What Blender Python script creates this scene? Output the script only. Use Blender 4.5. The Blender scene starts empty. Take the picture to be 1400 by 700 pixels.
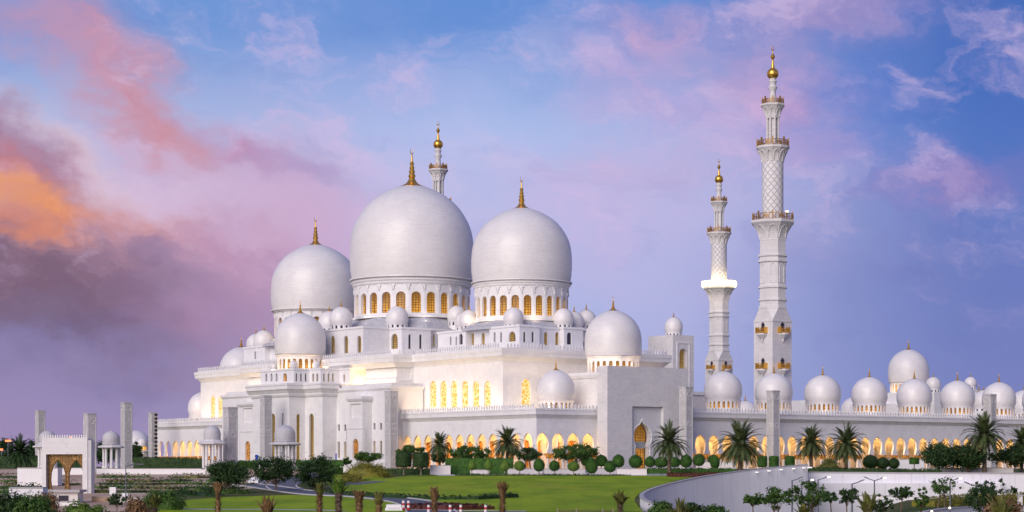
import bpy, math, random
from mathutils import Vector
from mathutils.geometry import tessellate_polygon
R = math.radians; PI = math.pi
sc = bpy.context.scene
col = sc.collection

# ------------------------------------------------------------------ camera, sky, sun, exposure
F = 2700.0; HY = 638.0; HC = 0.5                 # focal length in photo pixels, horizon row, camera height
cam = bpy.data.cameras.new('camera'); camo = bpy.data.objects.new('camera', cam); col.objects.link(camo)
camo.location = (0, 0, HC); camo.rotation_euler = (R(90), 0, 0)
cam.sensor_width = 36; cam.lens = 36 * F / 1400; cam.shift_y = (HY - 350) / 1400
cam.clip_start = 1; cam.clip_end = 20000
sc.camera = camo
sc.view_settings.view_transform = 'Standard'; sc.view_settings.look = 'None'
sc.view_settings.gamma = 1; sc.view_settings.use_curve_mapping = False
sc.view_settings.exposure = 0.0
try: sc.cycles.use_light_tree = True
except Exception: pass

SUN_AZ = R(241); SUN_EL = R(24)                  # direction towards the sun (math angle, elevation)
sd = bpy.data.lights.new('sun', 'SUN'); sd.energy = 2.9; sd.angle = R(48); sd.color = (1.0, 0.90, 0.82)
so = bpy.data.objects.new('sun', sd); col.objects.link(so)
sv = Vector((math.cos(SUN_AZ) * math.cos(SUN_EL), math.sin(SUN_AZ) * math.cos(SUN_EL), math.sin(SUN_EL)))
so.rotation_euler = sv.to_track_quat('Z', 'Y').to_euler(); so.location = (0, -50, 120)

def s2l(c):
    return tuple(((v / 255 + .055) / 1.055) ** 2.4 if v / 255 > .04045 else v / 255 / 12.92 for v in c)

class NT:
    """tiny node-expression helper"""
    def __init__(s, tree): s.t = tree; s.n = tree.nodes; s.l = tree.links
    def node(s, kind, **kw):
        n = s.n.new(kind)
        for k, v in kw.items(): setattr(n, k, v)
        return n
    def put(s, sock, v):
        if isinstance(v, bpy.types.NodeSocket): s.l.new(v, sock)
        elif isinstance(v, (tuple, list)) and len(v) == 3 and sock.type == 'RGBA': sock.default_value = (*v, 1)
        else: sock.default_value = v
    def m(s, op, a, b=None, c=None, clamp=False):
        n = s.node('ShaderNodeMath', operation=op, use_clamp=clamp)
        s.put(n.inputs[0], a)
        if b is not None: s.put(n.inputs[1], b)
        if c is not None: s.put(n.inputs[2], c)
        return n.outputs[0]
    def mix(s, f, a, b, mode='MIX'):
        n = s.node('ShaderNodeMix', data_type='RGBA', blend_type=mode)
        s.put(n.inputs[0], f); s.put(n.inputs[6], a); s.put(n.inputs[7], b)
        return n.outputs[2]
    def xyz(s, x, y, z=0.0):
        n = s.node('ShaderNodeCombineXYZ'); s.put(n.inputs[0], x); s.put(n.inputs[1], y); s.put(n.inputs[2], z)
        return n.outputs[0]
    def sep(s, v):
        n = s.node('ShaderNodeSeparateXYZ'); s.put(n.inputs[0], v); return n.outputs
    def noise(s, vec, scale, detail=4, rough=.55, dist=0.0, color=False):
        n = s.node('ShaderNodeTexNoise'); s.put(n.inputs['Vector'], vec)
        n.inputs['Scale'].default_value = scale; n.inputs['Detail'].default_value = detail
        n.inputs['Roughness'].default_value = rough; n.inputs['Distortion'].default_value = dist
        return n.outputs['Color' if color else 'Fac']
    def ramp(s, f, stops, interp='LINEAR'):
        n = s.node('ShaderNodeValToRGB'); s.put(n.inputs[0], f); cr = n.color_ramp; cr.interpolation = interp
        while len(cr.elements) < len(stops): cr.elements.new(.5)
        for e, (p, c) in zip(cr.elements, stops): e.position = p; e.color = (*c, 1) if len(c) == 3 else c
        return n.outputs[0]
    def smooth(s, v, a, b):
        n = s.node('ShaderNodeMapRange', interpolation_type='SMOOTHSTEP'); s.put(n.inputs[0], v)
        n.inputs[1].default_value = a; n.inputs[2].default_value = b
        return n.outputs[0]

world = bpy.data.worlds.new('World'); sc.world = world; world.use_nodes = True
W = NT(world.node_tree); W.n.clear()
def sky_final():
    tc = W.node('ShaderNodeTexCoord').outputs['Generated']
    x, y, z = W.sep(tc)
    az = W.m('ARCTAN2', x, y)
    h = W.m('SQRT', W.m('ADD', W.m('MULTIPLY', x, x), W.m('MULTIPLY', y, y)))
    el = W.m('DIVIDE', z, W.m('MAXIMUM', h, .05))
    U = W.m('MULTIPLY', az, 2.7); V = W.m('MULTIPLY', el, 2.7)
    p = W.xyz(W.m('MULTIPLY', W.m('SUBTRACT', U, W.m('MULTIPLY', V, .35)), .85), W.m('MULTIPLY', W.m('ADD', V, W.m('MULTIPLY', U, .3)), 1.3), 3.7)
    a1, b1, _ = W.sep(W.noise(p, 2.8, 5, .55, color=True))
    a2, b2, _ = W.sep(W.noise(p, 10.0, 6, .58, color=True))
    a1c = W.m('SUBTRACT', a1, .5); b1c = W.m('SUBTRACT', b1, .5); a2c = W.m('SUBTRACT', a2, .5); b2c = W.m('SUBTRACT', b2, .5)
    u = W.m('ADD', U, W.m('ADD', W.m('MULTIPLY', a1c, .12), W.m('MULTIPLY', a2c, .17)))
    v = W.m('ADD', V, W.m('ADD', W.m('MULTIPLY', b1c, .10), W.m('MULTIPLY', b2c, .15)))
    Vn = W.m('ADD', V, W.m('MULTIPLY', b1c, .08))
    left = W.ramp(Vn, [(0, s2l((160, 140, 178))), (.10, s2l((152, 140, 184))), (.20, s2l((156, 144, 188))), (.32, s2l((186, 170, 208))), (.46, s2l((170, 186, 228))), (.60, s2l((112, 152, 214)))])
    mid = W.ramp(Vn, [(0, s2l((162, 166, 212))), (.18, s2l((168, 178, 224))), (.34, s2l((186, 194, 234))), (.46, s2l((156, 184, 232))), (.60, s2l((98, 142, 212)))])
    right = W.ramp(Vn, [(0, s2l((132, 134, 190))), (.12, s2l((120, 130, 190))), (.28, s2l((104, 124, 192))), (.44, s2l((88, 122, 196))), (.62, s2l((72, 110, 186)))])
    c = W.mix(W.smooth(U, -.62, .05), left, mid)
    c = W.mix(W.smooth(U, .15, .66), c, right)
    n3 = W.noise(W.xyz(u, W.m('MULTIPLY', v, 1.6), 1.3), 5.5, 6, .6)
    def blob(c, px, py, rx, ry, ang, colr, amp, tex=.0, thr=(.40, .62)):
        cu = (px - 700) / 1000; cv = (638 - py) / 1000; ca, sa = math.cos(R(ang)), math.sin(R(ang))
        dx = W.m('SUBTRACT', u, cu); dy = W.m('SUBTRACT', v, cv)
        ex = W.m('MULTIPLY', W.m('ADD', W.m('MULTIPLY', dx, ca), W.m('MULTIPLY', dy, sa)), 1000 / rx)
        ey = W.m('MULTIPLY', W.m('SUBTRACT', W.m('MULTIPLY', dy, ca), W.m('MULTIPLY', dx, sa)), 1000 / ry)
        d = W.m('ADD', W.m('MULTIPLY', ex, ex), W.m('MULTIPLY', ey, ey))
        g = W.m('MULTIPLY', W.m('EXPONENT', W.m('MULTIPLY', W.m('POWER', d, 1.1), -1)), amp)
        if tex:
            g = W.m('MULTIPLY', g, W.m('ADD', W.m('MULTIPLY', W.smooth(n3, *thr), tex), 1 - tex))
        return W.mix(W.m('MINIMUM', g, 1.0), c, s2l(colr))
    # pale high veils
    c = blob(c, 560, 150, 240, 90, -25, (176, 180, 228), .5, .5)
    c = blob(c, 830, 320, 300, 120, 0, (190, 180, 224), .75, .3)
    c = blob(c, 620, 210, 170, 80, 10, (192, 196, 236), .7, .35)
    c = blob(c, 730, 50, 110, 50, -20, (172, 182, 228), .6, .8)
    # rose clouds high on the right
    c = blob(c, 905, 35, 75, 40, -30, (214, 172, 206), .95, .45)
    c = blob(c, 860, 105, 80, 65, 10, (190, 168, 214), .85, .45)
    c = blob(c, 1130, 30, 120, 50, 0, (170, 150, 200), .85, .5)
    c = blob(c, 1060, 125, 85, 55, -15, (206, 166, 206), .9, .4)
    c = blob(c, 980, 170, 110, 45, -25, (190, 168, 216), .7, .5)
    c = blob(c, 880, 235, 130, 45, 0, (202, 174, 214), .8, .45)
    c = blob(c, 1100, 205, 70, 28, 0, (196, 160, 206), .8, .45)
    c = blob(c, 1250, 255, 90, 30, 5, (150, 134, 194), .8, .6)
    c = blob(c, 1320, 245, 80, 26, 10, (152, 128, 186), .7, .6)
    c = blob(c, 1390, 90, 50, 26, 0, (128, 140, 202), .6, .5)
    c = blob(c, 1210, 370, 220, 80, 0, (112, 122, 186), .6, .5)
    c = blob(c, 1180, 150, 90, 80, 0, (92, 126, 206), .6, .3)
    c = blob(c, 1320, 130, 120, 90, 0, (66, 104, 186), .6, .3)
    # the burning bank on the left
    c = blob(c, 400, 330, 170, 120, -25, (212, 170, 202), .85, .2)
    c = blob(c, 260, 290, 160, 80, -40, (214, 190, 220), .8, .3)
    c = blob(c, 70, 35, 100, 45, -15, (206, 152, 176), .9, .45)
    c = blob(c, 120, 85, 110, 42, -40, (206, 146, 166), .9, .4)
    c = blob(c, 215, 165, 100, 45, -35, (200, 142, 160), .95, .3)
    c = blob(c, 245, 195, 55, 26, -20, (204, 140, 148), .6, .3)
    c = blob(c, 350, 222, 75, 26, -28, (190, 142, 178), .85, .35)
    c = blob(c, 430, 255, 60, 16, -22, (158, 140, 190), .7, .4)
    c = blob(c, 95, 215, 130, 28, -40, (228, 202, 214), .9, .35)
    c = blob(c, 190, 285, 80, 32, -30, (226, 202, 220), .7, .35)
    c = blob(c, 15, 175, 40, 40, 0, (150, 120, 160), .8, .3)
    c = blob(c, 55, 250, 105, 52, -42, (164, 108, 132), .95, .3)
    c = blob(c, 15, 235, 50, 26, -50, (204, 120, 116), .8, .4)
    c = blob(c, 130, 420, 280, 85, -4, (112, 94, 122), .97, .2)
    c = blob(c, 60, 370, 180, 50, -4, (120, 90, 108), .9, .2)
    c = blob(c, 330, 420, 140, 80, -10, (178, 142, 178), .8, .2)
    c = blob(c, 300, 340, 110, 40, -10, (196, 150, 180), .7, .3)
    c = blob(c, 20, 480, 120, 30, 0, (134, 128, 176), .6, .4)
    c = blob(c, 90, 308, 125, 34, -6, (216, 140, 116), .95, .35)
    c = blob(c, 40, 290, 90, 26, -12, (240, 158, 100), 1.0, .4)
    c = blob(c, 20, 325, 80, 18, -4, (226, 136, 92), .8, .4)
    # thin broken veil everywhere
    n4 = W.noise(W.xyz(u, W.m('MULTIPLY', v, 1.9), 7.7), 9.0, 7, .62)
    hi = W.smooth(V, .12, .38)
    c = W.mix(W.m('MULTIPLY', W.m('MULTIPLY', W.smooth(n3, .46, .66), W.smooth(n4, .38, .66)), W.m('MULTIPLY', hi, .60)), c, s2l((214, 190, 226)))
    c = W.mix(W.m('MULTIPLY', W.smooth(n4, .5, .3), .10), c, s2l((96, 104, 176)))
    # away from the picture: an even dusk sky
    sky = W.node('ShaderNodeTexSky', sky_type='NISHITA', sun_disc=False)
    sky.sun_elevation = SUN_EL; sky.sun_rotation = PI / 2 - SUN_AZ
    dusk = W.mix(W.smooth(z, .0, .8), s2l((172, 160, 200)), s2l((84, 106, 168)))
    dusk = W.mix(.10, W.mix(1.0, dusk, (10, 10, 10), 'MULTIPLY'), sky.outputs[0])
    c10 = W.mix(1.0, c, (10, 10, 10), 'MULTIPLY')
    edge = W.m('MULTIPLY', W.smooth(y, .72, .9), W.smooth(V, 1.3, .8))
    fin = W.mix(edge, dusk, c10)
    bg = W.node('ShaderNodeBackground'); W.put(bg.inputs[0], fin); bg.inputs[1].default_value = .10
    out = W.node('ShaderNodeOutputWorld'); W.l.new(bg.outputs[0], out.inputs[0])
sky_final()
world.cycles.sampling_method = 'MANUAL'; world.cycles.sample_map_resolution = 512

# ------------------------------------------------------------------ materials
def mat(name, fn, rough=.6, metal=0.0, spec=.3):
    m = bpy.data.materials.new(name); m.use_nodes = True; t = NT(m.node_tree)
    b = t.n['Principled BSDF']; b.inputs['Roughness'].default_value = rough; b.inputs['Metallic'].default_value = metal
    b.inputs['Specular IOR Level'].default_value = spec
    r = fn(t, b)
    if r is not None: t.put(b.inputs['Base Color'], r)
    return m
def bump(t, b, hgt, strength=.3, dist=.1):
    n = t.node('ShaderNodeBump'); n.inputs['Strength'].default_value = strength; n.inputs['Distance'].default_value = dist
    t.put(n.inputs['Height'], hgt); t.l.new(n.outputs[0], b.inputs['Normal'])
TH = R(37.0); UX, UY = math.cos(TH), math.sin(TH)     # the mosque's own axes
def wall_coords(t):
    g = t.node('ShaderNodeNewGeometry'); x, y, z = t.sep(g.outputs['Position'])
    a = t.m('ADD', t.m('MULTIPLY', x, UX), t.m('MULTIPLY', y, UY))
    b = t.m('ADD', t.m('MULTIPLY', x, -UY), t.m('MULTIPLY', y, UX))
    return t.xyz(t.m('ADD', a, b), z, 0), g.outputs['Position']
def marble(base, var=.06, tile=(1.2, .6), dark=.86, tint=(1, 1, 1)):
    def f(t, b):
        st, pos = wall_coords(t)
        br = t.node('ShaderNodeTexBrick'); t.put(br.inputs['Vector'], st)
        br.inputs['Scale'].default_value = 1; br.inputs['Brick Width'].default_value = tile[0]; br.inputs['Row Height'].default_value = tile[1]
        br.inputs['Mortar Size'].default_value = .022; br.inputs['Mortar Smooth'].default_value = .3
        t.put(br.inputs['Color1'], (1, 1, 1)); t.put(br.inputs['Color2'], (1 - var,) * 3); t.put(br.inputs['Mortar'], (dark,) * 3)
        n = t.noise(pos, .35, 6, .65); n2 = t.noise(pos, 2.3, 4, .6)
        v = t.mix(t.smooth(n, .3, .75), (1, 1, 1), (.90, .90, .915)); v2 = t.mix(t.smooth(n2, .35, .8), (1, 1, 1), (.93, .93, .94))
        zc = t.sep(pos)[2]
        streak = t.noise(t.xyz(t.m('MULTIPLY', t.sep(st)[0], 1.6), t.m('MULTIPLY', zc, .09)), 1.0, 4, .6)
        v3 = t.mix(t.smooth(streak, .52, .85), (1, 1, 1), (.91, .905, .90))
        c = t.mix(1.0, t.mix(1.0, t.mix(1.0, br.outputs['Color'], v, 'MULTIPLY'), v2, 'MULTIPLY'), v3, 'MULTIPLY')
        bump(t, b, br.outputs['Fac'], -.25, .03)
        return t.mix(1.0, c, base, 'MULTIPLY')
    return f
M = {}
M['marble'] = mat('white_marble', marble((.83, .815, .815), .04, dark=.9), .45)
M['marble_dull'] = mat('weathered_marble', marble((.74, .72, .72), .08, dark=.84), .55)
M['pylon'] = mat('carved_pylon_stone', marble((.54, .53, .54), .14, (1.1, 1.1), .68), .6)
def dome_f(t, b):
    o = t.node('ShaderNodeTexCoord').outputs['Object']; x, y, z = t.sep(o)
    ang = t.m('ARCTAN2', y, x)
    br = t.node('ShaderNodeTexBrick'); t.put(br.inputs['Vector'], t.xyz(t.m('MULTIPLY', ang, 12), z))
    br.inputs['Scale'].default_value = 1; br.inputs['Brick Width'].default_value = .9; br.inputs['Row Height'].default_value = .42
    br.inputs['Mortar Size'].default_value = .03; br.inputs['Mortar Smooth'].default_value = .4
    t.put(br.inputs['Color1'], (1, 1, 1)); t.put(br.inputs['Color2'], (.95, .945, .95)); t.put(br.inputs['Mortar'], (.86, .86, .87))
    n = t.noise(o, .22, 6, .65); n2 = t.noise(t.xyz(t.m('MULTIPLY', ang, 3), t.m('MULTIPLY', z, 1.6)), 1.1, 5, .6)
    c = t.mix(1.0, br.outputs['Color'], t.mix(t.smooth(n, .3, .7), (1, 1, 1), (.94, .935, .94)), 'MULTIPLY')
    c = t.mix(1.0, c, t.mix(t.smooth(n2, .4, .8), (1, 1, 1), (.94, .935, .94)), 'MULTIPLY')
    bump(t, b, br.outputs['Fac'], -.2, .03)
    return t.mix(1.0, c, (.79, .765, .76), 'MULTIPLY')
M['dome'] = mat('dome_tiles', dome_f, .36, 0, .5)
def roof_f(t, b):
    pos = t.node('ShaderNodeNewGeometry').outputs['Position']
    v = t.node('ShaderNodeTexVoronoi', feature='F1'); t.put(v.inputs['Vector'], pos); v.inputs['Scale'].default_value = 1.3
    return t.mix(v.outputs['Distance'], (.36, .36, .41), (.52, .52, .56))
M['roof'] = mat('grey_roof', roof_f, .8)
M['gold'] = mat('gilding', lambda t, b: t.mix(t.noise(t.node('ShaderNodeNewGeometry').outputs['Position'], 1.4, 3), (.66, .34, .05), (.86, .52, .12)), .33, .85)
M['bronze'] = mat('bronze_railing', lambda t, b: t.mix(t.noise(t.node('ShaderNodeNewGeometry').outputs['Position'], 2.4, 3), (.24, .13, .06), (.46, .27, .10)), .45, .4)
def lit(c1, c2, line, strength, scale=1.6, lw=.07, grid=False, grad=0.0):
    def f(t, b):
        st, pos = wall_coords(t)
        if grid:
            s_, z_, _ = t.sep(st); x_, y_, zz_ = t.sep(pos)
            q = t.m('ADD', t.m('MULTIPLY', x_, .9), t.m('MULTIPLY', y_, .35))
            k1 = t.m('ABSOLUTE', t.m('SUBTRACT', t.m('FRACT', t.m('MULTIPLY', q, scale)), .5)); k2 = t.m('ABSOLUTE', t.m('SUBTRACT', t.m('FRACT', t.m('MULTIPLY', z_, scale)), .5))
            e = t.smooth(t.m('MINIMUM', k1, k2), lw * .5, lw * 1.6)
        else:
            v = t.node('ShaderNodeTexVoronoi', feature='DISTANCE_TO_EDGE'); t.put(v.inputs['Vector'], pos); v.inputs['Scale'].default_value = scale
            e = t.smooth(v.outputs['Distance'], lw * .5, lw * 1.4)
        n = t.noise(pos, 1.3, 4, .65)
        c = t.mix(e, line, t.mix(t.smooth(n, .32, .68), c1, c2))
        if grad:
            g = t.sep(t.node('ShaderNodeTexCoord').outputs['Generated'])[2]      # low lamplight painted in: glass colour darkens towards the top
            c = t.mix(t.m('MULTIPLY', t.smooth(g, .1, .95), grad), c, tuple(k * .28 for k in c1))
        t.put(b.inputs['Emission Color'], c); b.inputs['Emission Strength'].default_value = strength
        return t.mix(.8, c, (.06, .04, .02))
    return f
M['win_bright'] = mat('bright_stained_glass', lit((.95, .44, .04), (1.0, .60, .10), (1.0, .86, .50), .85, 1.0, .09), .3)
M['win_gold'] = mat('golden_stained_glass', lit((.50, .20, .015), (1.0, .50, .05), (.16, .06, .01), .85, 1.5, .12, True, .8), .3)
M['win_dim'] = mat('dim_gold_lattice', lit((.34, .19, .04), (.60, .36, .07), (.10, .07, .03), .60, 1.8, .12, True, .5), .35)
M['win_dark'] = mat('dark_glass', lambda t, b: (.045, .04, .06), .15)
M['glow'] = mat('lit_interior', lit((1.0, .42, .06), (1.0, .60, .16), (.55, .22, .04), .85, .8, .05), .5)
M['ochre'] = mat('ochre_inlay_glow', lit((.85, .30, .04), (1.0, .48, .08), (.35, .12, .03), .45, 1.2, .10), .5)  # inlay is no lamp; its orange glow is emission put into the colour
def portal_f(t, b):
    st, pos = wall_coords(t); x, z, _ = t.sep(st)
    w = t.m('ABSOLUTE', t.m('SUBTRACT', t.m('FRACT', t.m('MULTIPLY', t.m('ADD', x, z), 1.25)), .5))
    w2 = t.m('ABSOLUTE', t.m('SUBTRACT', t.m('FRACT', t.m('MULTIPLY', t.m('SUBTRACT', x, z), 1.25)), .5))
    k = t.m('MINIMUM', w, w2)
    e = t.smooth(k, .06, .12)
    bump(t, b, e, .6, .1)
    return t.mix(e, (.50, .50, .53), (.70, .69, .71))
M['lattice_stone'] = mat('diamond_carved_stone', portal_f, .6)
def shaft_f(t, b):
    o = t.node('ShaderNodeTexCoord').outputs['Object']; x, y, z = t.sep(o)
    s = t.m('MULTIPLY', t.m('ARCTAN2', y, x), 10 / (2 * PI)); zz = t.m('MULTIPLY', z, .55)
    w = t.m('ABSOLUTE', t.m('SUBTRACT', t.m('FRACT', t.m('ADD', s, zz)), .5))
    w2 = t.m('ABSOLUTE', t.m('SUBTRACT', t.m('FRACT', t.m('SUBTRACT', s, zz)), .5))
    e = t.smooth(t.m('MINIMUM', w, w2), .03, .09)
    bump(t, b, e, .8, .25)
    return t.mix(e, (.60, .59, .61), (.74, .72, .72))
M['shaft'] = mat('net_carved_shaft', shaft_f, .6)
M['lamp_on'] = mat('lamp_glass', lambda t, b: (t.put(b.inputs['Emission Color'], (1, .86, .55)), setattr(b.inputs['Emission Strength'], 'default_value', 2.2), (1, .9, .7))[-1])
M['ring_on'] = mat('ring_floodlight', lambda t, b: (t.put(b.inputs['Emission Color'], (1, .84, .46)), setattr(b.inputs['Emission Strength'], 'default_value', 2.2), (1, .9, .7))[-1])
M['wall_lamp'] = mat('wall_lamp_glass', lambda t, b: (t.put(b.inputs['Emission Color'], (1, .95, .92)), setattr(b.inputs['Emission Strength'], 'default_value', .7), (.9, .9, .9))[-1])
def foliage(name, c1, c2, c3=None, sc_=.9):
    def f(t, b):
        pos = t.node('ShaderNodeNewGeometry').outputs['Position']
        n = t.noise(pos, sc_, 4, .7); n2 = t.noise(pos, sc_ * 7, 2, .6)
        c = t.mix(t.smooth(n, .32, .68), c1, c2)
        return t.mix(t.smooth(n2, .45, .8), c, c3 or c2)
    m = mat(name, f, .6, 0, .25)
    return m
M['leaf_dark'] = foliage('dark_leaves', (.012, .032, .009), (.030, .070, .016), (.06, .11, .03))
M['leaf_mid'] = foliage('green_leaves', (.022, .062, .010), (.058, .125, .018), (.11, .19, .035))
M['leaf_light'] = foliage('light_green_leaves', (.05, .12, .012), (.13, .22, .025), (.22, .32, .06))
M['leaf_yellow'] = foliage('yellowing_leaves', (.07, .09, .012), (.20, .19, .025), (.34, .26, .05))
M['leaf_clip'] = foliage('clipped_leaves', (.016, .055, .008), (.045, .125, .014), (.08, .19, .025))
M['leaf_red'] = foliage('red_brown_leaves', (.045, .012, .010), (.10, .022, .02), (.12, .05, .03))
M['palm_leaf'] = foliage('palm_fronds', (.030, .055, .018), (.075, .105, .035), (.17, .19, .08), .5)
M['palm_olive'] = foliage('olive_palm_fronds', (.06, .075, .018), (.14, .15, .035), (.24, .22, .07), .5)
M['dry'] = foliage('dry_fronds', (.11, .055, .025), (.24, .14, .06), (.36, .24, .12), 1.6)
M['bark'] = foliage('bark', (.07, .045, .03), (.16, .11, .075), (.24, .18, .12), 3)
M['bark_pale'] = foliage('pale_bark', (.20, .16, .13), (.34, .28, .22), (.4, .34, .28), 3)
def lawn_f(t, b):
    pos = t.node('ShaderNodeNewGeometry').outputs['Position']; x, y, z = t.sep(pos)
    n = t.noise(t.xyz(t.m('MULTIPLY', x, .5), t.m('MULTIPLY', y, .12)), .28, 5, .6); n2 = t.noise(pos, 1.6, 4, .7)
    n3 = t.noise(t.xyz(t.m('MULTIPLY', x, .25), t.m('MULTIPLY', y, .06), 3), .5, 3, .6)
    c = t.mix(t.smooth(n, .3, .7), (.175, .285, .007), (.320, .420, .012))
    c = t.mix(t.m('MULTIPLY', t.smooth(n2, .45, .75), .5), c, (.045, .12, .008))
    c = t.mix(t.m('MULTIPLY', t.smooth(n3, .56, .72), .6), c, (.33, .33, .03))
    bump(t, b, t.noise(pos, 5, 3), .6, .15)
    return c
M['lawn'] = mat('mown_grass', lawn_f, .8, 0, .1)
def soil_f(t, b):
    pos = t.node('ShaderNodeNewGeometry').outputs['Position']; x, y, z = t.sep(pos)
    n = t.noise(t.xyz(t.m('MULTIPLY', x, .35), t.m('MULTIPLY', y, .1)), .25, 6, .65); n2 = t.noise(pos, .8, 5, .7)
    c = t.mix(t.smooth(n, .38, .62), (.44, .30, .21), (.60, .45, .34))
    c = t.mix(t.smooth(n2, .52, .75), c, (.26, .18, .10))
    return c
M['sand'] = mat('sandy_soil', soil_f, .9, 0, .1)
def ground_f(t, b):
    pos = t.node('ShaderNodeNewGeometry').outputs['Position']
    n = t.noise(pos, .05, 6, .65); n2 = t.noise(pos, .7, 5, .7)
    c = t.mix(t.smooth(n, .4, .6), (.045, .075, .02), (.12, .11, .045))
    return t.mix(t.smooth(n2, .45, .75), c, (.05, .09, .02))
M['ground'] = mat('scrubby_ground', ground_f, .9, 0, .1)
def flat(name, c1, c2, sc_=.4, rough=.7, metal=0):
    return mat(name, lambda t, b: t.mix(t.noise(t.node('ShaderNodeNewGeometry').outputs['Position'], sc_, 6, .65), c1, c2), rough, metal)
M['asphalt'] = flat('asphalt', (.075, .08, .10), (.13, .135, .165))
M['paving'] = flat('pale_paving', (.42, .40, .42), (.58, .55, .56))
M['amber'] = flat('amber_inlaid_panel', (.62, .24, .04), (.80, .40, .10), 1.3)
M['stone_grey'] = mat('grey_stone_dome', marble((.56, .55, .57), .06, (.8, .4), dark=.85), .6)
M['kerb'] = flat('kerb_stone', (.36, .34, .35), (.50, .48, .48), 2)
M['cream'] = flat('painted_masonry', (.66, .62, .60), (.78, .74, .72), .7)
def retain_f(t, b):
    pos = t.node('ShaderNodeNewGeometry').outputs['Position']; x, y, z = t.sep(pos)
    n = t.noise(pos, .12, 6, .6)
    s = t.noise(t.xyz(t.m('MULTIPLY', x, 1.4), t.m('MULTIPLY', y, .5), t.m('MULTIPLY', z, .1)), .9, 4, .6)
    c = t.mix(t.smooth(n, .3, .7), (.74, .73, .77), (.82, .81, .84))
    c = t.mix(t.m('MULTIPLY', t.smooth(s, .5, .85), .6), c, (.60, .59, .63))
    j = t.m('LESS_THAN', t.m('FRACT', t.m('DIVIDE', t.m('ADD', x, t.m('MULTIPLY', y, .6)), 6.0)), .012)
    return t.mix(j, c, (.54, .54, .58))
M['retain'] = mat('rendered_concrete', retain_f, .8)
M['steel'] = flat('painted_steel', (.10, .11, .14), (.16, .17, .20), 1, .5, .3)
M['white'] = flat('white_paint', (.74, .73, .74), (.82, .81, .82), 1, .5)
M['red'] = flat('red_plastic', (.45, .03, .03), (.60, .05, .04), 1, .5)
M['blue'] = flat('blue_sign', (.02, .06, .45), (.03, .09, .55), 1, .5)
M['rubber'] = flat('rubber', (.02, .02, .02), (.03, .03, .03), 1, .8)
def gate_f(t, b):
    pos = t.node('ShaderNodeNewGeometry').outputs['Position']
    v = t.node('ShaderNodeTexVoronoi', feature='DISTANCE_TO_EDGE'); t.put(v.inputs['Vector'], pos); v.inputs['Scale'].default_value = 3.2
    e = t.smooth(v.outputs['Distance'], .03, .10)
    return t.mix(e, (.42, .24, .08), (.10, .05, .015))
M['gatework'] = mat('carved_bronze_screen', gate_f, .5, .2)

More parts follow.
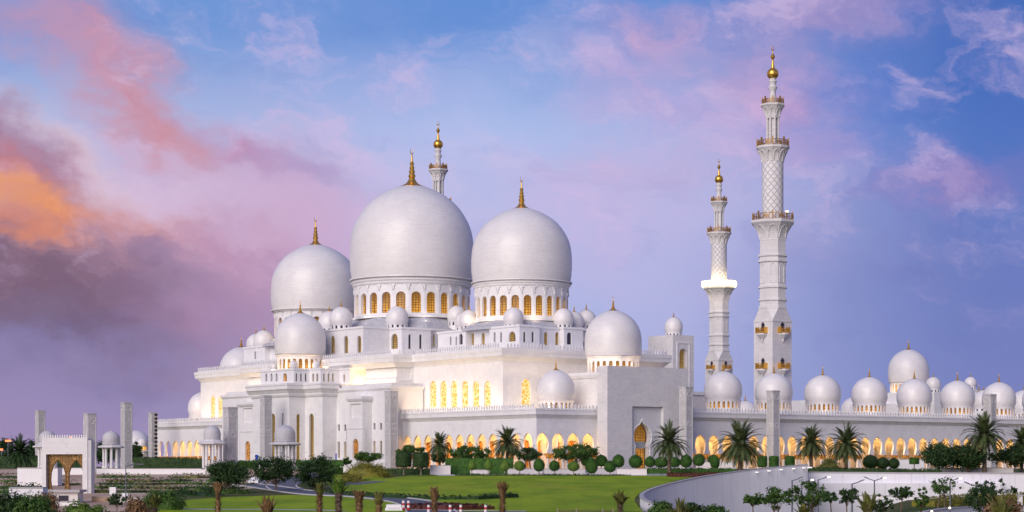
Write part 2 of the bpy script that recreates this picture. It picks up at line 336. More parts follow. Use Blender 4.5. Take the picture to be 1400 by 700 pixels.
# ------------------------------------------------------------------ mesh helpers
class MB:
    def __init__(s): s.v = []; s.f = []
    def add(s, vs, fs):
        o = len(s.v); s.v += [tuple(p) for p in vs]; s.f += [tuple(i + o for i in f) for f in fs]
    def quad(s, a, b, c, d): s.add((a, b, c, d), ((0, 1, 2, 3),))
    def prism(s, poly, z0, z1, top=None, bottom=True):
        """poly: world xy list; z1 or tops per vertex"""
        n = len(poly); t = top or poly
        vs = [(x, y, z0) for x, y in poly] + [(x, y, z1) for x, y in t]
        fs = [(i, (i + 1) % n, n + (i + 1) % n, n + i) for i in range(n)]
        fs.append(tuple(range(n, 2 * n)))
        if bottom: fs.append(tuple(range(n - 1, -1, -1)))
        s.add(vs, fs)
    def box(s, c, size, rz=0.0):
        x, y, z = c; a, b, h = size[0] / 2, size[1] / 2, size[2]; ca, sa = math.cos(rz), math.sin(rz)
        s.prism([(x + p * ca - q * sa, y + p * sa + q * ca) for p, q in ((-a, -b), (a, -b), (a, b), (-a, b))], z, z + h)
    def lathe(s, prof, c=(0, 0, 0), n=32, phase=0.0, caps=True):
        k = len(prof); vs = []; fs = []
        for r, z in prof:
            for i in range(n):
                t = phase + 2 * PI * i / n; vs.append((c[0] + r * math.cos(t), c[1] + r * math.sin(t), c[2] + z))
        for j in range(k - 1):
            for i in range(n):
                i2 = (i + 1) % n; fs.append((j * n + i, j * n + i2, (j + 1) * n + i2, (j + 1) * n + i))
        if caps:
            if prof[-1][0] > 1e-3: fs.append(tuple((k - 1) * n + i for i in range(n)))
            if prof[0][0] > 1e-3: fs.append(tuple(n - 1 - i for i in range(n)))
        s.add(vs, fs)
    def tube(s, pts, rad, n=6):
        """pts 3d list, rad list"""
        vs = []; fs = []
        for k, p in enumerate(pts):
            a = Vector(pts[max(k - 1, 0)]); b = Vector(pts[min(k + 1, len(pts) - 1)]); d = (b - a).normalized()
            x = d.cross(Vector((0, 0, 1)) if abs(d.z) < .9 else Vector((1, 0, 0))).normalized(); y = d.cross(x)
            for i in range(n):
                t = 2 * PI * i / n; vs.append(Vector(p) + (x * math.cos(t) + y * math.sin(t)) * rad[k])
        for k in range(len(pts) - 1):
            for i in range(n):
                i2 = (i + 1) % n; fs.append((k * n + i, k * n + i2, (k + 1) * n + i2, (k + 1) * n + i))
        fs.append(tuple(range(n))); fs.append(tuple(range((len(pts) - 1) * n, len(pts) * n)))
        s.add(vs, fs)
    def sweep(s, path, prof, closed=True):
        """profile of (outward offset, z) carried along a plan path with mitred corners; outward = right of travel"""
        n = len(path); rings = []
        for i in range(n):
            p = Vector(path[i])
            def nrm(a, b):
                d = (Vector(b) - Vector(a)).normalized(); return Vector((d.y, -d.x))
            if closed or 0 < i < n - 1:
                n1 = nrm(path[i - 1], path[i]); n2 = nrm(path[i], path[(i + 1) % n])
                m = (n1 + n2); m = m / max(m.dot(n1), .2)
            elif i == 0: m = nrm(path[0], path[1])
            else: m = nrm(path[-2], path[-1])
            rings.append([(p.x + m.x * o, p.y + m.y * o, z) for o, z in prof])
        k = len(prof); vs = [q for r in rings for q in r]; fs = []
        for i in range(n if closed else n - 1):
            j = (i + 1) % n
            for q in range(k - 1): fs.append((i * k + q, j * k + q, j * k + q + 1, i * k + q + 1))
        if not closed:
            fs.append(tuple(range(k))); fs.append(tuple(range((n - 1) * k + k - 1, (n - 1) * k - 1, -1)))
        s.add(vs, fs)
    def wall(s, p0, p1, z0, z1, holes=(), notches=(), depth=.6):
        """flat wall with real openings; s runs p0->p1, outward = right of travel; holes/notches: lists of (s,z) outlines"""
        P0 = Vector(p0); d = Vector(p1) - P0; L = d.length; d /= L; nin = Vector((-d.y, d.x))
        def w(sv_, z, dep=0.0): q = P0 + d * sv_ + nin * dep; return (q.x, q.y, z)
        outer = [(0, z0)]
        for nt in sorted(notches, key=lambda q: q[0][0]): outer += nt
        outer += [(L, z0), (L, z1), (0, z1)]
        loops = [outer] + [list(h) for h in holes]
        flatp = [q for lp in loops for q in lp]
        tris = tessellate_polygon([[Vector((q[0], q[1], 0)) for q in lp] for lp in loops])
        s.add([w(*q) for q in flatp], [tuple(t) for t in tris])
        for h in holes:
            k = len(h); s.add([w(*q) for q in h] + [w(*q, depth) for q in h], [(i, (i + 1) % k, k + (i + 1) % k, k + i) for i in range(k)])
        for h in notches:
            k = len(h); s.add([w(*q) for q in h] + [w(*q, depth) for q in h], [(i, i + 1, k + i + 1, k + i) for i in range(k - 1)])
        if notches:                                    # underside of the piers
            xs = [0] + [q for nt in sorted(notches, key=lambda q: q[0][0]) for q in (nt[0][0], nt[-1][0])] + [L]
            for i in range(0, len(xs), 2):
                s.quad(w(xs[i], z0), w(xs[i + 1], z0), w(xs[i + 1], z0, depth), w(xs[i], z0, depth))
    def merlons(s, path, z, h=1.15, w=.52, step=.95, off=-.2, th=.22, closed=True):
        n = len(path)
        for i in range(n if closed else n - 1):
            a = Vector(path[i]); b = Vector(path[(i + 1) % n]); d = b - a; L = d.length; d /= L; nr = Vector((d.y, -d.x))
            k = max(1, int(L / step)); st = L / k
            for j in range(k):
                c = a + d * (st * (j + .5)) + nr * off
                shape = [(-w * .42, 0), (w * .42, 0), (w * .26, h * .3), (w * .5, h * .52), (w * .3, h * .74), (0, h), (-w * .3, h * .74), (-w * .5, h * .52), (-w * .26, h * .3)]
                m = len(shape)
                vs = [(c.x + d.x * q - nr.x * e, c.y + d.y * q - nr.y * e, z + y) for e in (-th / 2, th / 2) for q, y in shape]
                s.add(vs, [tuple(range(m)), tuple(range(2 * m - 1, m - 1, -1))] + [(q, (q + 1) % m, m + (q + 1) % m, m + q) for q in range(m)])
    def mesh(s, name, m, smooth=None):
        me = bpy.data.meshes.new(name); me.from_pydata(s.v, [], s.f); me.materials.append(m)
        if smooth:
            me.shade_smooth(); me.set_sharp_from_angle(angle=R(smooth))
        me.update(); return me
    def build(s, name, m, parent=None, smooth=None, world=True, loc=None, label=None):
        o = bpy.data.objects.new(name, s.mesh(name, m, smooth)); col.objects.link(o)
        if parent is not None:
            o.parent = parent
            if world: o.location = -wloc(parent)
        if loc is not None: o.location = loc
        if label: o['label'] = label
        return o
def wloc(o):
    v = Vector((0, 0, 0))
    while o is not None: v += o.location; o = o.parent
    return v
def thing(name, label, cat, loc=(0, 0, 0), rz=0.0, group=None, kind=None):
    o = bpy.data.objects.new(name, None); col.objects.link(o); o.location = loc; o.rotation_euler = (0, 0, rz)
    o.empty_display_size = .5
    return tag(o, label, cat, group, kind)
def tag(o, label, cat, group=None, kind=None):
    o['label'] = label; o['category'] = cat
    if group: o['group'] = group
    if kind: o['kind'] = kind
    return o
def holder(name, parent, loc):
    o = bpy.data.objects.new(name, None); col.objects.link(o); o.parent = parent; o.location = Vector(loc) - wloc(parent)
    o.empty_display_size = .3
    return o
def dup(root, loc, label=None, scale=None, rz=None, group=None):
    def cp(o, par):
        c = o.copy(); col.objects.link(c); c.parent = par
        for ch in KIDS.get(o.name, [k for k in o.children]): cp(ch, c)
        return c
    c = cp(root, None); c.location = loc
    if label: c['label'] = label
    if group: c['group'] = group
    if scale: c.scale = (scale,) * 3 if isinstance(scale, (int, float)) else scale
    if rz is not None: c.rotation_euler = (0, 0, rz)
    return c
KIDS = {}

# pixel helpers: a place in the photo plus a distance gives a place in the world
def X(px, Y): return (px - 700) * Y / F
def Z(py, Y): return (HY - py) * Y / F + HC
CM = Vector((-26.6, 525.0)); U2 = Vector((UX, UY)); V2 = Vector((-UY, UX))
def L(a, b): p = CM + U2 * a + V2 * b; return (p.x, p.y)
def hit(p0, p1, px):
    """distance along p0->p1 where the sight line through column px meets it"""
    k = (px - 700) / F; P0 = Vector(p0); d = (Vector(p1) - P0).normalized()
    return (k * P0.y - P0.x) / (d.x - k * d.y)
def arch(sc_, w, zb, zt, n=6, pointed=.62):
    sp = zt - w * pointed; h = w / 2
    pts = [(sc_ - h, zb), (sc_ - h, sp)]
    for i in range(1, 2 * n):
        t = PI * i / (2 * n); pts.append((sc_ - h * math.cos(t), sp + (zt - sp) * math.sin(t) ** .9))
    pts += [(sc_ + h, sp), (sc_ + h, zb)]
    return pts
def rect(sc_, w, zb, zt): return [(sc_ - w / 2, zb), (sc_ - w / 2, zt), (sc_ + w / 2, zt), (sc_ + w / 2, zb)]
def pane(parent, p0, p1, outline, depth, m, name='window'):
    P0 = Vector(p0); d = (Vector(p1) - P0).normalized(); nin = Vector((-d.y, d.x)); b = MB(); k = len(outline)
    b.add([(P0.x + d.x * q + nin.x * depth, P0.y + d.y * q + nin.y * depth, z) for q, z in outline] +
          [(P0.x + d.x * q + nin.x * (depth + .12), P0.y + d.y * q + nin.y * (depth + .12), z) for q, z in outline],
          [tuple(range(k)), tuple(range(2 * k - 1, k - 1, -1))] + [(i, (i + 1) % k, k + (i + 1) % k, k + i) for i in range(k)])
    return b.build(name, m, parent)
def mass(root, name, poly, z0, z1, wins=None, m='marble', top=True):
    """a block of building; poly in mosque axes, anticlockwise; wins: {edge: [(px, ytop, ybottom, width_px, kind, material)]}"""
    P = [L(*q) for q in poly]; n = len(P); mb = MB(); wins = wins or {}
    todo = []
    for i in range(n):
        p0, p1 = P[i], P[(i + 1) % n]; hs = []
        for (px, yt, yb, wpx, kind, mm) in wins.get(i, ()):
            s_ = hit(p0, p1, px); d = (Vector(p1) - Vector(p0)).normalized(); q = Vector(p0) + d * s_; Y = q.y
            k = px / F - 700 / F; persp = abs(d.x - k * d.y)
            w = wpx * Y / F / max(persp, .2)
            zb, zt = Z(yb, Y), Z(yt, Y)
            o = rect(s_, w, zb, zt) if kind == 'rect' else arch(s_, w, zb, zt, 4, .55 if kind == 'arch' else .3)
            hs.append(o); todo.append((p0, p1, o, mm))
        mb.wall(p0, p1, z0, z1, holes=hs, depth=.5)
    if top: mb.add([(x, y, z1) for x, y in P], [tuple(range(n))])
    o = mb.build(name, M[m], root)
    for p0, p1, ol, mm in todo: pane(root, p0, p1, ol, .42, M[mm])
    return o
def cw(poly): return [L(*q) for q in poly]

# ------------------------------------------------------------------ domes, finials
DP = [(.950, 0), (.972, .10), (.990, .22), (1.0, .40), (.995, .60), (.972, .80), (.925, .96), (.855, 1.10), (.768, 1.23), (.665, 1.34), (.55, 1.43), (.425, 1.505), (.31, 1.56), (.2, 1.60), (.1, 1.625), (.0, 1.635)]
DPS = []
for i in range(len(DP) - 1):                         # smooth the profile
    a, b = DP[i], DP[i + 1]; p = DP[max(i - 1, 0)]; q = DP[min(i + 2, len(DP) - 1)]
    for k in range(3):
        t = k / 3; t2 = t * t; t3 = t2 * t
        DPS.append(tuple(.5 * (2 * a[j] + (b[j] - p[j]) * t + (2 * p[j] - 5 * a[j] + 4 * b[j] - q[j]) * t2 + (-p[j] + 3 * a[j] - 3 * b[j] + q[j]) * t3) for j in (0, 1)))
DPS.append(DP[-1])
DPB = [(q * (1 - .085 * max(0, 1 - z / .36) ** 1.6), z) for q, z in DPS]
def finial_mesh(h, br, crescent=True, seg=20):
    """gilt finial: flared skirt, stacked balls, spike, crescent"""
    mb = MB()
    u = h
    pr = [(br * .9, -.05 * u), (br, -.03 * u), (br * .98, .01 * u), (br * .66, .055 * u), (br * .40, .11 * u), (br * .28, .17 * u), (br * .22, .22 * u)]
    def ball(z, r, rr): return [(rr, z - r * .95), (r * .75, z - r * .6), (r, z), (r * .75, z + r * .6), (rr, z + r * .95)]
    rb = .092 * u
    pr += ball(.29 * u, rb, rb * .45) + ball(.40 * u, rb * .85, rb * .4) + ball(.50 * u, rb * .7, rb * .35) + ball(.60 * u, rb * .62, rb * .3)
    pr += [(rb * .28, .68 * u), (rb * .18, .84 * u), (0, .86 * u)]
    mb.lathe(pr, n=seg)
    if crescent:                                     # open ring on the tip
        c = .925 * u; rr = .055 * u; pts = []; rad = []
        for i in range(15):
            t = R(-60 + 300 * i / 14) + PI / 2 + R(30); pts.append((rr * .75 * math.cos(t + PI / 3), 0, c + rr * 1.3 * math.sin(t + PI / 3))); rad.append(rr * .24 * (1 - abs(i - 7) / 9))
        mb.tube(pts, rad, 5)
    return mb.mesh('finial', M['gold'], 40)
MESH = {}
def cached(key, fn):
    if key not in MESH: MESH[key] = fn()
    return MESH[key]
def child(name, me, parent, loc=(0, 0, 0), rz=0.0, sc_=None):
    o = bpy.data.objects.new(name, me); col.objects.link(o); o.parent = parent; o.location = loc; o.rotation_euler = (0, 0, rz)
    if sc_: o.scale = (sc_,) * 3
    return o
def drum_mesh(r, h, nwin, ww, zb, zt, phase, depth, m, ring=True, arcs=False):
    """many-sided drum with one arched opening per side"""
    mb = MB(); half = PI / nwin
    rr = r / math.cos(half)
    for i in range(nwin):
        t = phase + 2 * PI * i / nwin
        p0 = (rr * math.cos(t - half), rr * math.sin(t - half)); p1 = (rr * math.cos(t + half), rr * math.sin(t + half))
        Lh = math.dist(p0, p1)
        mb.wall(p0, p1, 0, h, holes=[arch(Lh / 2, ww, zb, zt, 4, .5)], depth=depth)
        if arcs:
            for sh in (0,):
                c = Vector(((p0[0] + p1[0]) / 2, (p0[1] + p1[1]) / 2)); d = (Vector(p1) - Vector(p0)).normalized(); nr = Vector((d.y, -d.x))
                pts = []
                for k in range(9):
                    a = PI * k / 8; q = c + d * (-Lh * .47 * math.cos(a)) + nr * .10
                    pts.append((q.x, q.y, zt + (h - zt) * .12 + (h - zt) * .66 * math.sin(a)))
                mb.tube(pts, [.13] * 9, 4)
    if ring:
        e = .03 * r
        mb.lathe([(rr * .995, h - e * 3.2), (rr + e * .8, h - e * 2.2), (rr + e * 1.0, h - e * 1.3), (rr + e * 1.9, h - e * .6), (rr + e * 2.0, h), (rr * .9, h + .02)], n=nwin * 2, caps=False)
        mb.lathe([(rr * .99, -.02), (rr + e, -.02), (rr + e, e * 1.2), (rr * .99, e * 1.6)], n=nwin, phase=phase - half, caps=False)
    return mb.mesh('drum', m, 25)
def dome(root, key, loc, Rd, z0, zdrum, nwin, hf=1.0, ww=.6, fh=None, glass='win_gold', arcs=False, panes=True, fbr=None, crescent=True, wz=(.12, .62), drumr=.90, name='dome', phase=R(217), seg=48):
    """dome object (shell) with drum, finial and window children; loc xy, z0 = foot of drum, zdrum = drum height"""
    def shell():
        mb = MB(); mb.lathe([(Rd * (.86 if Rd < 5 else .93), -.02)] + [(r * Rd, z * Rd * hf) for r, z in (DPB if Rd < 5 else DPS)], n=seg)
        if Rd > 5: mb.lathe([(Rd * .975, Rd * .030), (Rd * 1.003, Rd * .030), (Rd * 1.003, Rd * .055), (Rd * .975, Rd * .06)], n=seg, caps=False)
        return mb.mesh('dome', M['dome'], 30)
    d = bpy.data.objects.new(name, cached((key, 'shell'), shell)); col.objects.link(d); d.parent = root
    d.location = Vector((loc[0], loc[1], z0 + zdrum)) - wloc(root)
    rd = Rd * drumr; h = zdrum; Ls = 2 * rd * math.tan(PI / nwin)
    w = ww * Ls; zb, zt = wz[0] * h, wz[1] * h; dep = .05 * Rd
    child('drum', cached((key, 'drum'), lambda: drum_mesh(rd, h, nwin, w, zb, zt, phase, dep, M['marble'], True, arcs)), d, (0, 0, -zdrum))
    fh = fh or Rd * .6
    child('finial', cached((key, 'fin'), lambda: finial_mesh(fh, fbr or Rd * .25, crescent)), d, (0, 0, Rd * hf * 1.585))
    if panes:
        def pm():
            o = arch(0, w * 1.02, 0, zt - zb, 4, .5); k = len(o); b = MB()
            b.add([(0, q, z) for q, z in o] + [(-.1, q, z) for q, z in o], [tuple(range(k)), tuple(range(2 * k - 1, k - 1, -1))] + [(i, (i + 1) % k, k + (i + 1) % k, k + i) for i in range(k)])
            return b.mesh('window', M[glass])
        me = cached((key, 'pane'), pm)
        for i in range(nwin):
            t = phase + 2 * PI * i / nwin
            if math.sin(t) > .35: continue             # the far side is never seen
            child('window', me, d, ((rd - dep) * math.cos(t), (rd - dep) * math.sin(t), -zdrum + zb), t)
    else:
        def core():
            mb = MB(); mb.lathe([(rd - dep, zb * .9), (rd - dep, zt * 1.05)], n=nwin, phase=phase - PI / nwin, caps=False); return mb.mesh('glazing', M[glass])
        child('glazing', cached((key, 'core'), core), d, (0, 0, -zdrum))
    return d
def area(name, loc, rot_to, sx, sy, power, colr=(1, .62, .26)):
    l = bpy.data.lights.new(name, 'AREA'); l.shape = 'RECTANGLE'; l.size = sx; l.size_y = sy; l.energy = power; l.color = colr
    o = bpy.data.objects.new(name, l); col.objects.link(o); o.location = loc
    z = -Vector(rot_to[0]).normalized(); x = Vector(rot_to[1]).normalized(); y = z.cross(x).normalized(); x = y.cross(z)
    from mathutils import Matrix
    o.rotation_euler = Matrix((x, y, z)).transposed().to_euler()
    return o
def uplight(p0, p1, z, power, colr=(1, .66, .30), tilt=.45, w=.5, side=1):
    """a run of floodlights on a terrace, washing the wall to its left (side=1) of p0->p1"""
    a = Vector(p0); b = Vector(p1); d = (b - a); Lh = d.length; d /= Lh; nin = Vector((-d.y, d.x)) * side; c = (a + b) / 2
    return area('floodlight', (c.x, c.y, z), ((nin.x * tilt, nin.y * tilt, 1), (d.x, d.y, 0)), Lh, w, power, colr)
# ------------------------------------------------------------------ prayer hall
hall = thing('prayer_hall', 'great white marble prayer hall crowned by three huge domes', 'mosque', (*L(0, 0), 0))
PAR = [(-.02, -2.0), (.10, -2.0), (.25, -1.75), (.55, -1.35), (.75, -1.25), (.75, -.35), (.85, -.3), (.85, 0), (.2, 0), (.2, -.4)]
def parapet(root, path, ztop, closed=True, prof=PAR, mh=1.15, ms=.95, off=.55, mw=.52):
    p = MB(); p.sweep(path, [(o, ztop - mh + z) for o, z in prof], closed); p.build('cornice', M['marble'], root)
    n = len(path)
    for i in range(n if closed else n - 1):
        a, b_ = Vector(path[i]), Vector(path[(i + 1) % n])
        if (b_ - a).length < 2: continue
        q = MB(); q.merlons([a, b_], ztop - mh - .02, mh, mw, ms, off, closed=False); dd = (b_ - a).normalized(); nr = Vector((dd.y, -dd.x)) * (off - .08)
        z0 = ztop - mh; s = [a + nr, b_ + nr, b_ + nr - Vector((dd.y, -dd.x)) * .18, a + nr - Vector((dd.y, -dd.x)) * .18]; q.prism([tuple(k) for k in s], z0 - .05, z0 + .22)
        q.build('parapet', M['marble'], root)
# upper block
up = [(24.4, 72.2), (-24.4, 72.2), (-24.4, 36.7), (-25.0, 36.7), (-25.0, -36.7), (-24.4, -36.7), (-24.4, -73.2), (24.4, -73.2)]
mass(hall, 'wall', up, 11.5, 27.3, {
    1: [(x, 541, 572, 6.0, 'arch', 'win_bright') for x in (291, 301.3, 311.5)],
    5: [(x, 520.5, 557, 9.0, 'arch', 'win_bright') for x in (592, 606, 620.5, 635.5, 650.5, 666)],
    6: [(719.3, 518, 555, 12.5, 'arch', 'win_bright')]})
upc = [(24.4, 71.9), (-24.4, 71.9), (-24.4, 36.7), (-29.8, 36.7), (-29.8, -36.7), (-24.4, -36.7), (-24.4, -73.2), (24.4, -73.2)]
UPAR = [(-.3, -3.0), (.1, -2.9), (.35, -2.5), (1.0, -1.9), (1.35, -1.75), (1.35, -.9), (1.5, -.8), (1.5, 0), (.9, 0), (.9, -.5)]
parapet(hall, cw(upc), 28.9, True, UPAR, 1.3, .95, 1.15)
b = MB(); b.prism(cw(upc), 26.4, 27.45); b.build('roof_slab', M['marble'], hall)
# pier blocks of the centre under the cornice
for b0, b1 in ((-36.2, -22.5), (22.5, 36.2)):
    q = [(-24.9, b1), (-29.0, b1), (-29.0, b0), (-24.9, b0)]
    mass(hall, 'pier_block', q, 18.4, 26.5, None, top=False)
    s = MB(); s.sweep(cw([(-24.9, b1), (-29.0, b1), (-29.0, b0), (-24.9, b0)]), [(0, 20.6), (.5, 20.8), (.7, 21.6), (.55, 21.9), (0, 22.1)], False); s.build('ledge', M['marble'], hall)
# mihrab facade
fac = [(-24.8, 41.5), (-34.2, 41.5), (-34.2, -41.5), (-24.8, -41.5)]
slit = [(x, 604, 626, 3.0, 'rect', 'win_dim') for x in (454.5, 463, 471.6)] + [(x, 580.5, 589, 2.8, 'rect', 'win_dark') for x in (454.8, 463.2, 471.8)] + \
       [(x, 603, 622, 3.0, 'rect', 'win_dim') for x in (511.8, 520.8)] + [(x, 578.5, 587.5, 2.8, 'rect', 'win_dark') for x in (511.8, 520.8)] + \
       [(x, 579.5, 588.5, 2.8, 'rect', 'win_dark') for x in (328,)]
mass(hall, 'wall', fac, -.5, 19.0, {1: slit})
s = MB(); s.sweep(cw(fac), [(-.05, 19.9), (.35, 19.9), (.35, 19.3), (.1, 18.9), (-.05, 18.8)][::-1], False); s.sweep(cw([(-24.9, 40.8), (-33.5, 40.8), (-33.5, -40.8), (-24.9, -40.8)]), [(0, 18.9), (0, 20.6), (-.6, 20.7), (-.6, 18.9)], False); s.build('cornice', M['marble'], hall)
def bay(bc, px0, px1, ys, sgn):
    """projecting door bay on the mihrab facade, centred near bc"""
    f0, f1 = L(-34.2, 41.5), L(-34.2, -41.5)
    h0 = Vector(L(-37.0, 41.5)), Vector(L(-37.0, -41.5))
    sA = hit(h0[0], h0[1], px0); sB = hit(h0[0], h0[1], px1)
    bA, bB = 41.5 - sA, 41.5 - sB
    q = [(-34.1, bA), (-37.0, bA), (-37.0, bB), (-34.1, bB)]
    yt, yp0, yp1, yd0, yd1, xd, wd = ys
    o = mass(hall, 'door_bay', q, -.5, Z(yt, h0[0].y - (sA + sB) / 2 * .8) if False else 17.2, {1: [(xd, yp0, yp1, wd * 1.8, 'rect', 'marble'), (xd, yd0, yd1, wd, 'arch', 'ochre')]})
    c = MB(); c.sweep(cw(q), [(-.05, 16.3), (.3, 16.4), (.6, 16.9), (.6, 17.5), (-.05, 17.5)], False); c.prism(cw([(-34.1, bA + .5), (-37.5, bA + .5), (-37.5, bB - .5), (-34.1, bB - .5)]), 17.3, 17.45); c.build('cornice', M['marble'], hall)
    P0, P1 = L(*q[1]), L(*q[2]); 
    fr = MB(); d = (Vector(P1) - Vector(P0)).normalized(); nr = Vector((d.y, -d.x)); s_ = hit(P0, P1, xd); Yq = (Vector(P0) + d * s_).y
    ww = wd * 3.0 * Yq / F / abs(d.x - (xd - 700) / F * d.y)
    for (e, z0, z1, w_) in ((-ww / 2, 0, 9.6, .18), (ww / 2, 0, 9.6, .18), (0, 9.6, 9.85, ww + .2)):
        c2 = Vector(P0) + d * (s_ + e) + nr * .03; fr.box((c2.x, c2.y, z0), (w_, .14, z1 - z0), math.atan2(d.y, d.x))
    fr.build('door_frame', M['marble_dull'], hall)
bay(0, 477, 495.5, (541, 552, 571, 600, 627, 486, 8.0), 1)
bay(0, 327, 347.5, (550, 558, 578, 603, 629, 338.5, 7.0), 1)
# stepped mihrab tower
TA = [(-34.1, 17.2), (-38.3, 17.2), (-38.3, 9.0), (-43.0, 9.0), (-43.0, -9.0), (-38.3, -9.0), (-38.3, -17.2), (-34.1, -17.2)]
mass(hall, 'wall', TA, -.5, 18.6, {
    3: [(373.3, 565.5, 632, 5.6, 'arch', 'win_dim'), (386.3, 565, 583, 2.2, 'rect', 'win_dark')],
    4: [(408, 566, 632, 5.0, 'arch', 'win_dim')],
    5: [(425.8, 565.5, 632, 6.2, 'arch', 'win_dim')]})
TC = [(-34.1, 17.6), (-38.7, 17.6), (-38.7, 9.4), (-43.4, 9.4), (-43.4, -9.4), (-38.7, -9.4), (-38.7, -17.6), (-34.1, -17.6)]
s = MB(); s.sweep(cw(TC), [(-.5, 17.9), (-.1, 18.0), (.15, 18.5), (.15, 18.8), (.7, 19.6), (1.0, 19.8), (1.0, 20.7), (1.15, 20.8), (1.15, 21.3), (.9, 21.3), (-.4, 21.2)], False)
s.prism(cw([(-28.0, 17.4), (-38.4, 17.4), (-38.4, 9.2), (-43.2, 9.2), (-43.2, -9.2), (-38.4, -9.2), (-38.4, -17.4), (-28.0, -17.4)]), 18.7, 21.15); s.build('cornice', M['marble'], hall)
TT = [(-26, 18.2), (-31.0, 18.2), (-31.0, 13.6), (-36.6, 13.6), (-36.6, 8.2), (-41.2, 8.2), (-41.2, -8.2), (-36.6, -8.2), (-36.6, -13.6), (-31.0, -13.6), (-31.0, -18.2), (-26, -18.2)]
def row(xs, yt, yb, w, mm, kind='arch'): return [(x, yt, yb, w, kind, mm) for x in xs]
mass(hall, 'tier_wall', TT, 21.1, 25.0, {
    5: row((364, 371, 378), 510.5, 521.5, 2.6, 'win_dark') + row((389.5,), 510, 521.5, 5.4, 'win_gold'),
    6: row((405.5, 411.8, 418.2), 510.5, 521.5, 2.4, 'win_dark'),
    7: row((428, 433.6), 510.5, 521.5, 3.0, 'win_dim'),
    8: row((443.2, 449.4, 455.4), 510.5, 521.5, 2.4, 'win_dim'),
    9: row((470.5,), 511.5, 522, 2.6, 'win_dim')})
s = MB(); s.sweep(cw(TT), [(0, 24.6), (.22, 24.7), (.22, 25.15), (-.2, 25.15), (-.2, 24.95)], False); s.build('cornice', M['marble'], hall)
dome(hall, 'mid', L(-34.4, 0), 6.55, 24.9, 4.0, 24, 1.02, .55, 3.6, 'win_gold', panes=True, fbr=1.55, wz=(.1, .72))
for (px, a_) in ((361, -30.5), (375, -37.5), (400.8, -39.6), (432.3, -34.5), (451.5, -29.2)):
    p0 = Vector(L(a_, 30)); p1 = Vector(L(a_, -30)); s_ = hit(p0, p1, px); q = p0 + (p1 - p0).normalized() * s_
    dome(hall, 'tiny', (q.x, q.y), .95, 25.0, .8, 10, .95, .5, .8, 'win_dark', panes=False, crescent=False, name='turret_dome', seg=20)

# clerestory with its bays, and the three great domes
ZC, ZS = 35.6, 34.4
def clere(poly, zt, wins, nm='clerestory_wall'):
    mass(hall, nm, poly, 27.3, zt, wins)
    s = MB(); s.sweep(cw(poly), [(0, zt - .5), (.25, zt - .4), (.25, zt + .1), (-.3, zt + .1), (-.3, zt)], True); s.build('cornice', M['marble'], hall)
clere([(17, 21), (-17, 21), (-17, -21), (17, -21)], ZC, {2: row((593.5,), 457, 474, 2.8, 'win_dim')})
clere([(-15, 17), (-26, 17), (-26, -16.6), (-15, -16.6)], ZC + .15, {1: row((454.8, 473, 491), 459, 483, 5.6, 'win_dim')})
clere([(-9, -6.4), (-18, -6.4), (-18, -22), (-9, -22)], ZC - .05, {1: row((511.3, 521.3), 457, 476, 2.4, 'win_dark') + row((539.2,), 456, 477, 9, 'win_dim'), 2: row((560.3, 575.2), 457, 477, 3.8, 'win_dark')})
clere([(-9, 22), (-18, 22), (-18, 6.4), (-9, 6.4)], ZC - .05, {})
for sg, cb, ca in ((-1, -41.4, 5.1), (1, 44.5, -2.5)):
    o = 0 if sg < 0 else -7.6
    def P(a0, a1, b0, b1): return [(a1 + o, max(b0, b1)), (a0 + o, max(b0, b1)), (a0 + o, min(b0, b1)), (a1 + o, min(b0, b1))]
    c0, c1 = (-57, -26) if sg < 0 else (29, 60.1)
    right = sg < 0
    clere(P(-7, 18, c0, c1), ZS, {1: row((645.8, 660.3), 455, 472, 4.6, 'win_dim'), 2: row((746.5, 761.8), 454, 472, 5.0, 'win_dim')} if right else {1: row((352.5, 367.2), 480, 491, 3.6, 'win_dim')})
    if right:
        clere(P(-8.6, -2.5, -58.6, -46.5), ZS + .1, {1: row((676, 684.8), 454, 468, 2.6, 'win_dark') + row((700,), 453, 467, 9.5, 'win_dim'), 2: row((717.3, 728.7), 453.5, 468, 3.4, 'win_dark')})
        clere(P(-8.6, -2.5, -36.5, -24.5), ZS + .1, {1: row((616, 623.8), 460, 472, 2.2, 'win_dark') + row((630,), 456, 471, 5, 'win_dark')})
        clere(P(5, 11, -58.6, -46.5), ZS + .1, {2: row((778.5,), 454.5, 471, 6.6, 'win_dark')})
        clere(P(14, 22, -58.0, -46.5), ZS + .1, {2: row((797,), 457, 472, 3.2, 'win_dark')})
    else:
        clere(P(-8.6, -2.5, 49.6, 61.7), ZS + .1, {1: row((349,), 481, 491, 2, 'win_dark')})
        clere(P(-8.6, -2.5, 27.6, 39.7), ZS + .1, {})
b = MB()
for (a_, b_, r0, r1, z0, z1) in ((0, 0, 20.5, 15.6, ZC, 39.3), (5.1, -41.4, 15.3, 11.8, ZS, 36.6), (-2.5, 44.5, 15.3, 11.8, ZS, 36.2)):
    x, y = L(a_, b_); b.lathe([(r0, z0 - .2), (r0, z0 + .3), (r1, z1), (r1 - .5, z1)], (x, y, 0), 8, R(217 + 22.5), caps=False)
b.build('roof', M['roof'], hall)
gd = dome(hall, 'main', L(0, 0), 16.5, 39.2, 9.95, 24, .975, .62, 10.6, 'win_gold', True, fbr=3.9, wz=(.11, .66), drumr=.925, name='great_dome', seg=72)
dome(hall, 'side', (2.4, 495), 12.65, 36.4, 9.5, 24, .945, .62, 8.4, 'win_gold', True, fbr=2.7, wz=(.13, .65), drumr=.915, name='great_dome', seg=64)
dome(hall, 'side', (-55.6, 559), 12.65, 36.0, 7.9, 24, .945, .62, 8.4, 'win_gold', True, fbr=2.7, wz=(.13, .65), drumr=.915, name='great_dome', seg=64)
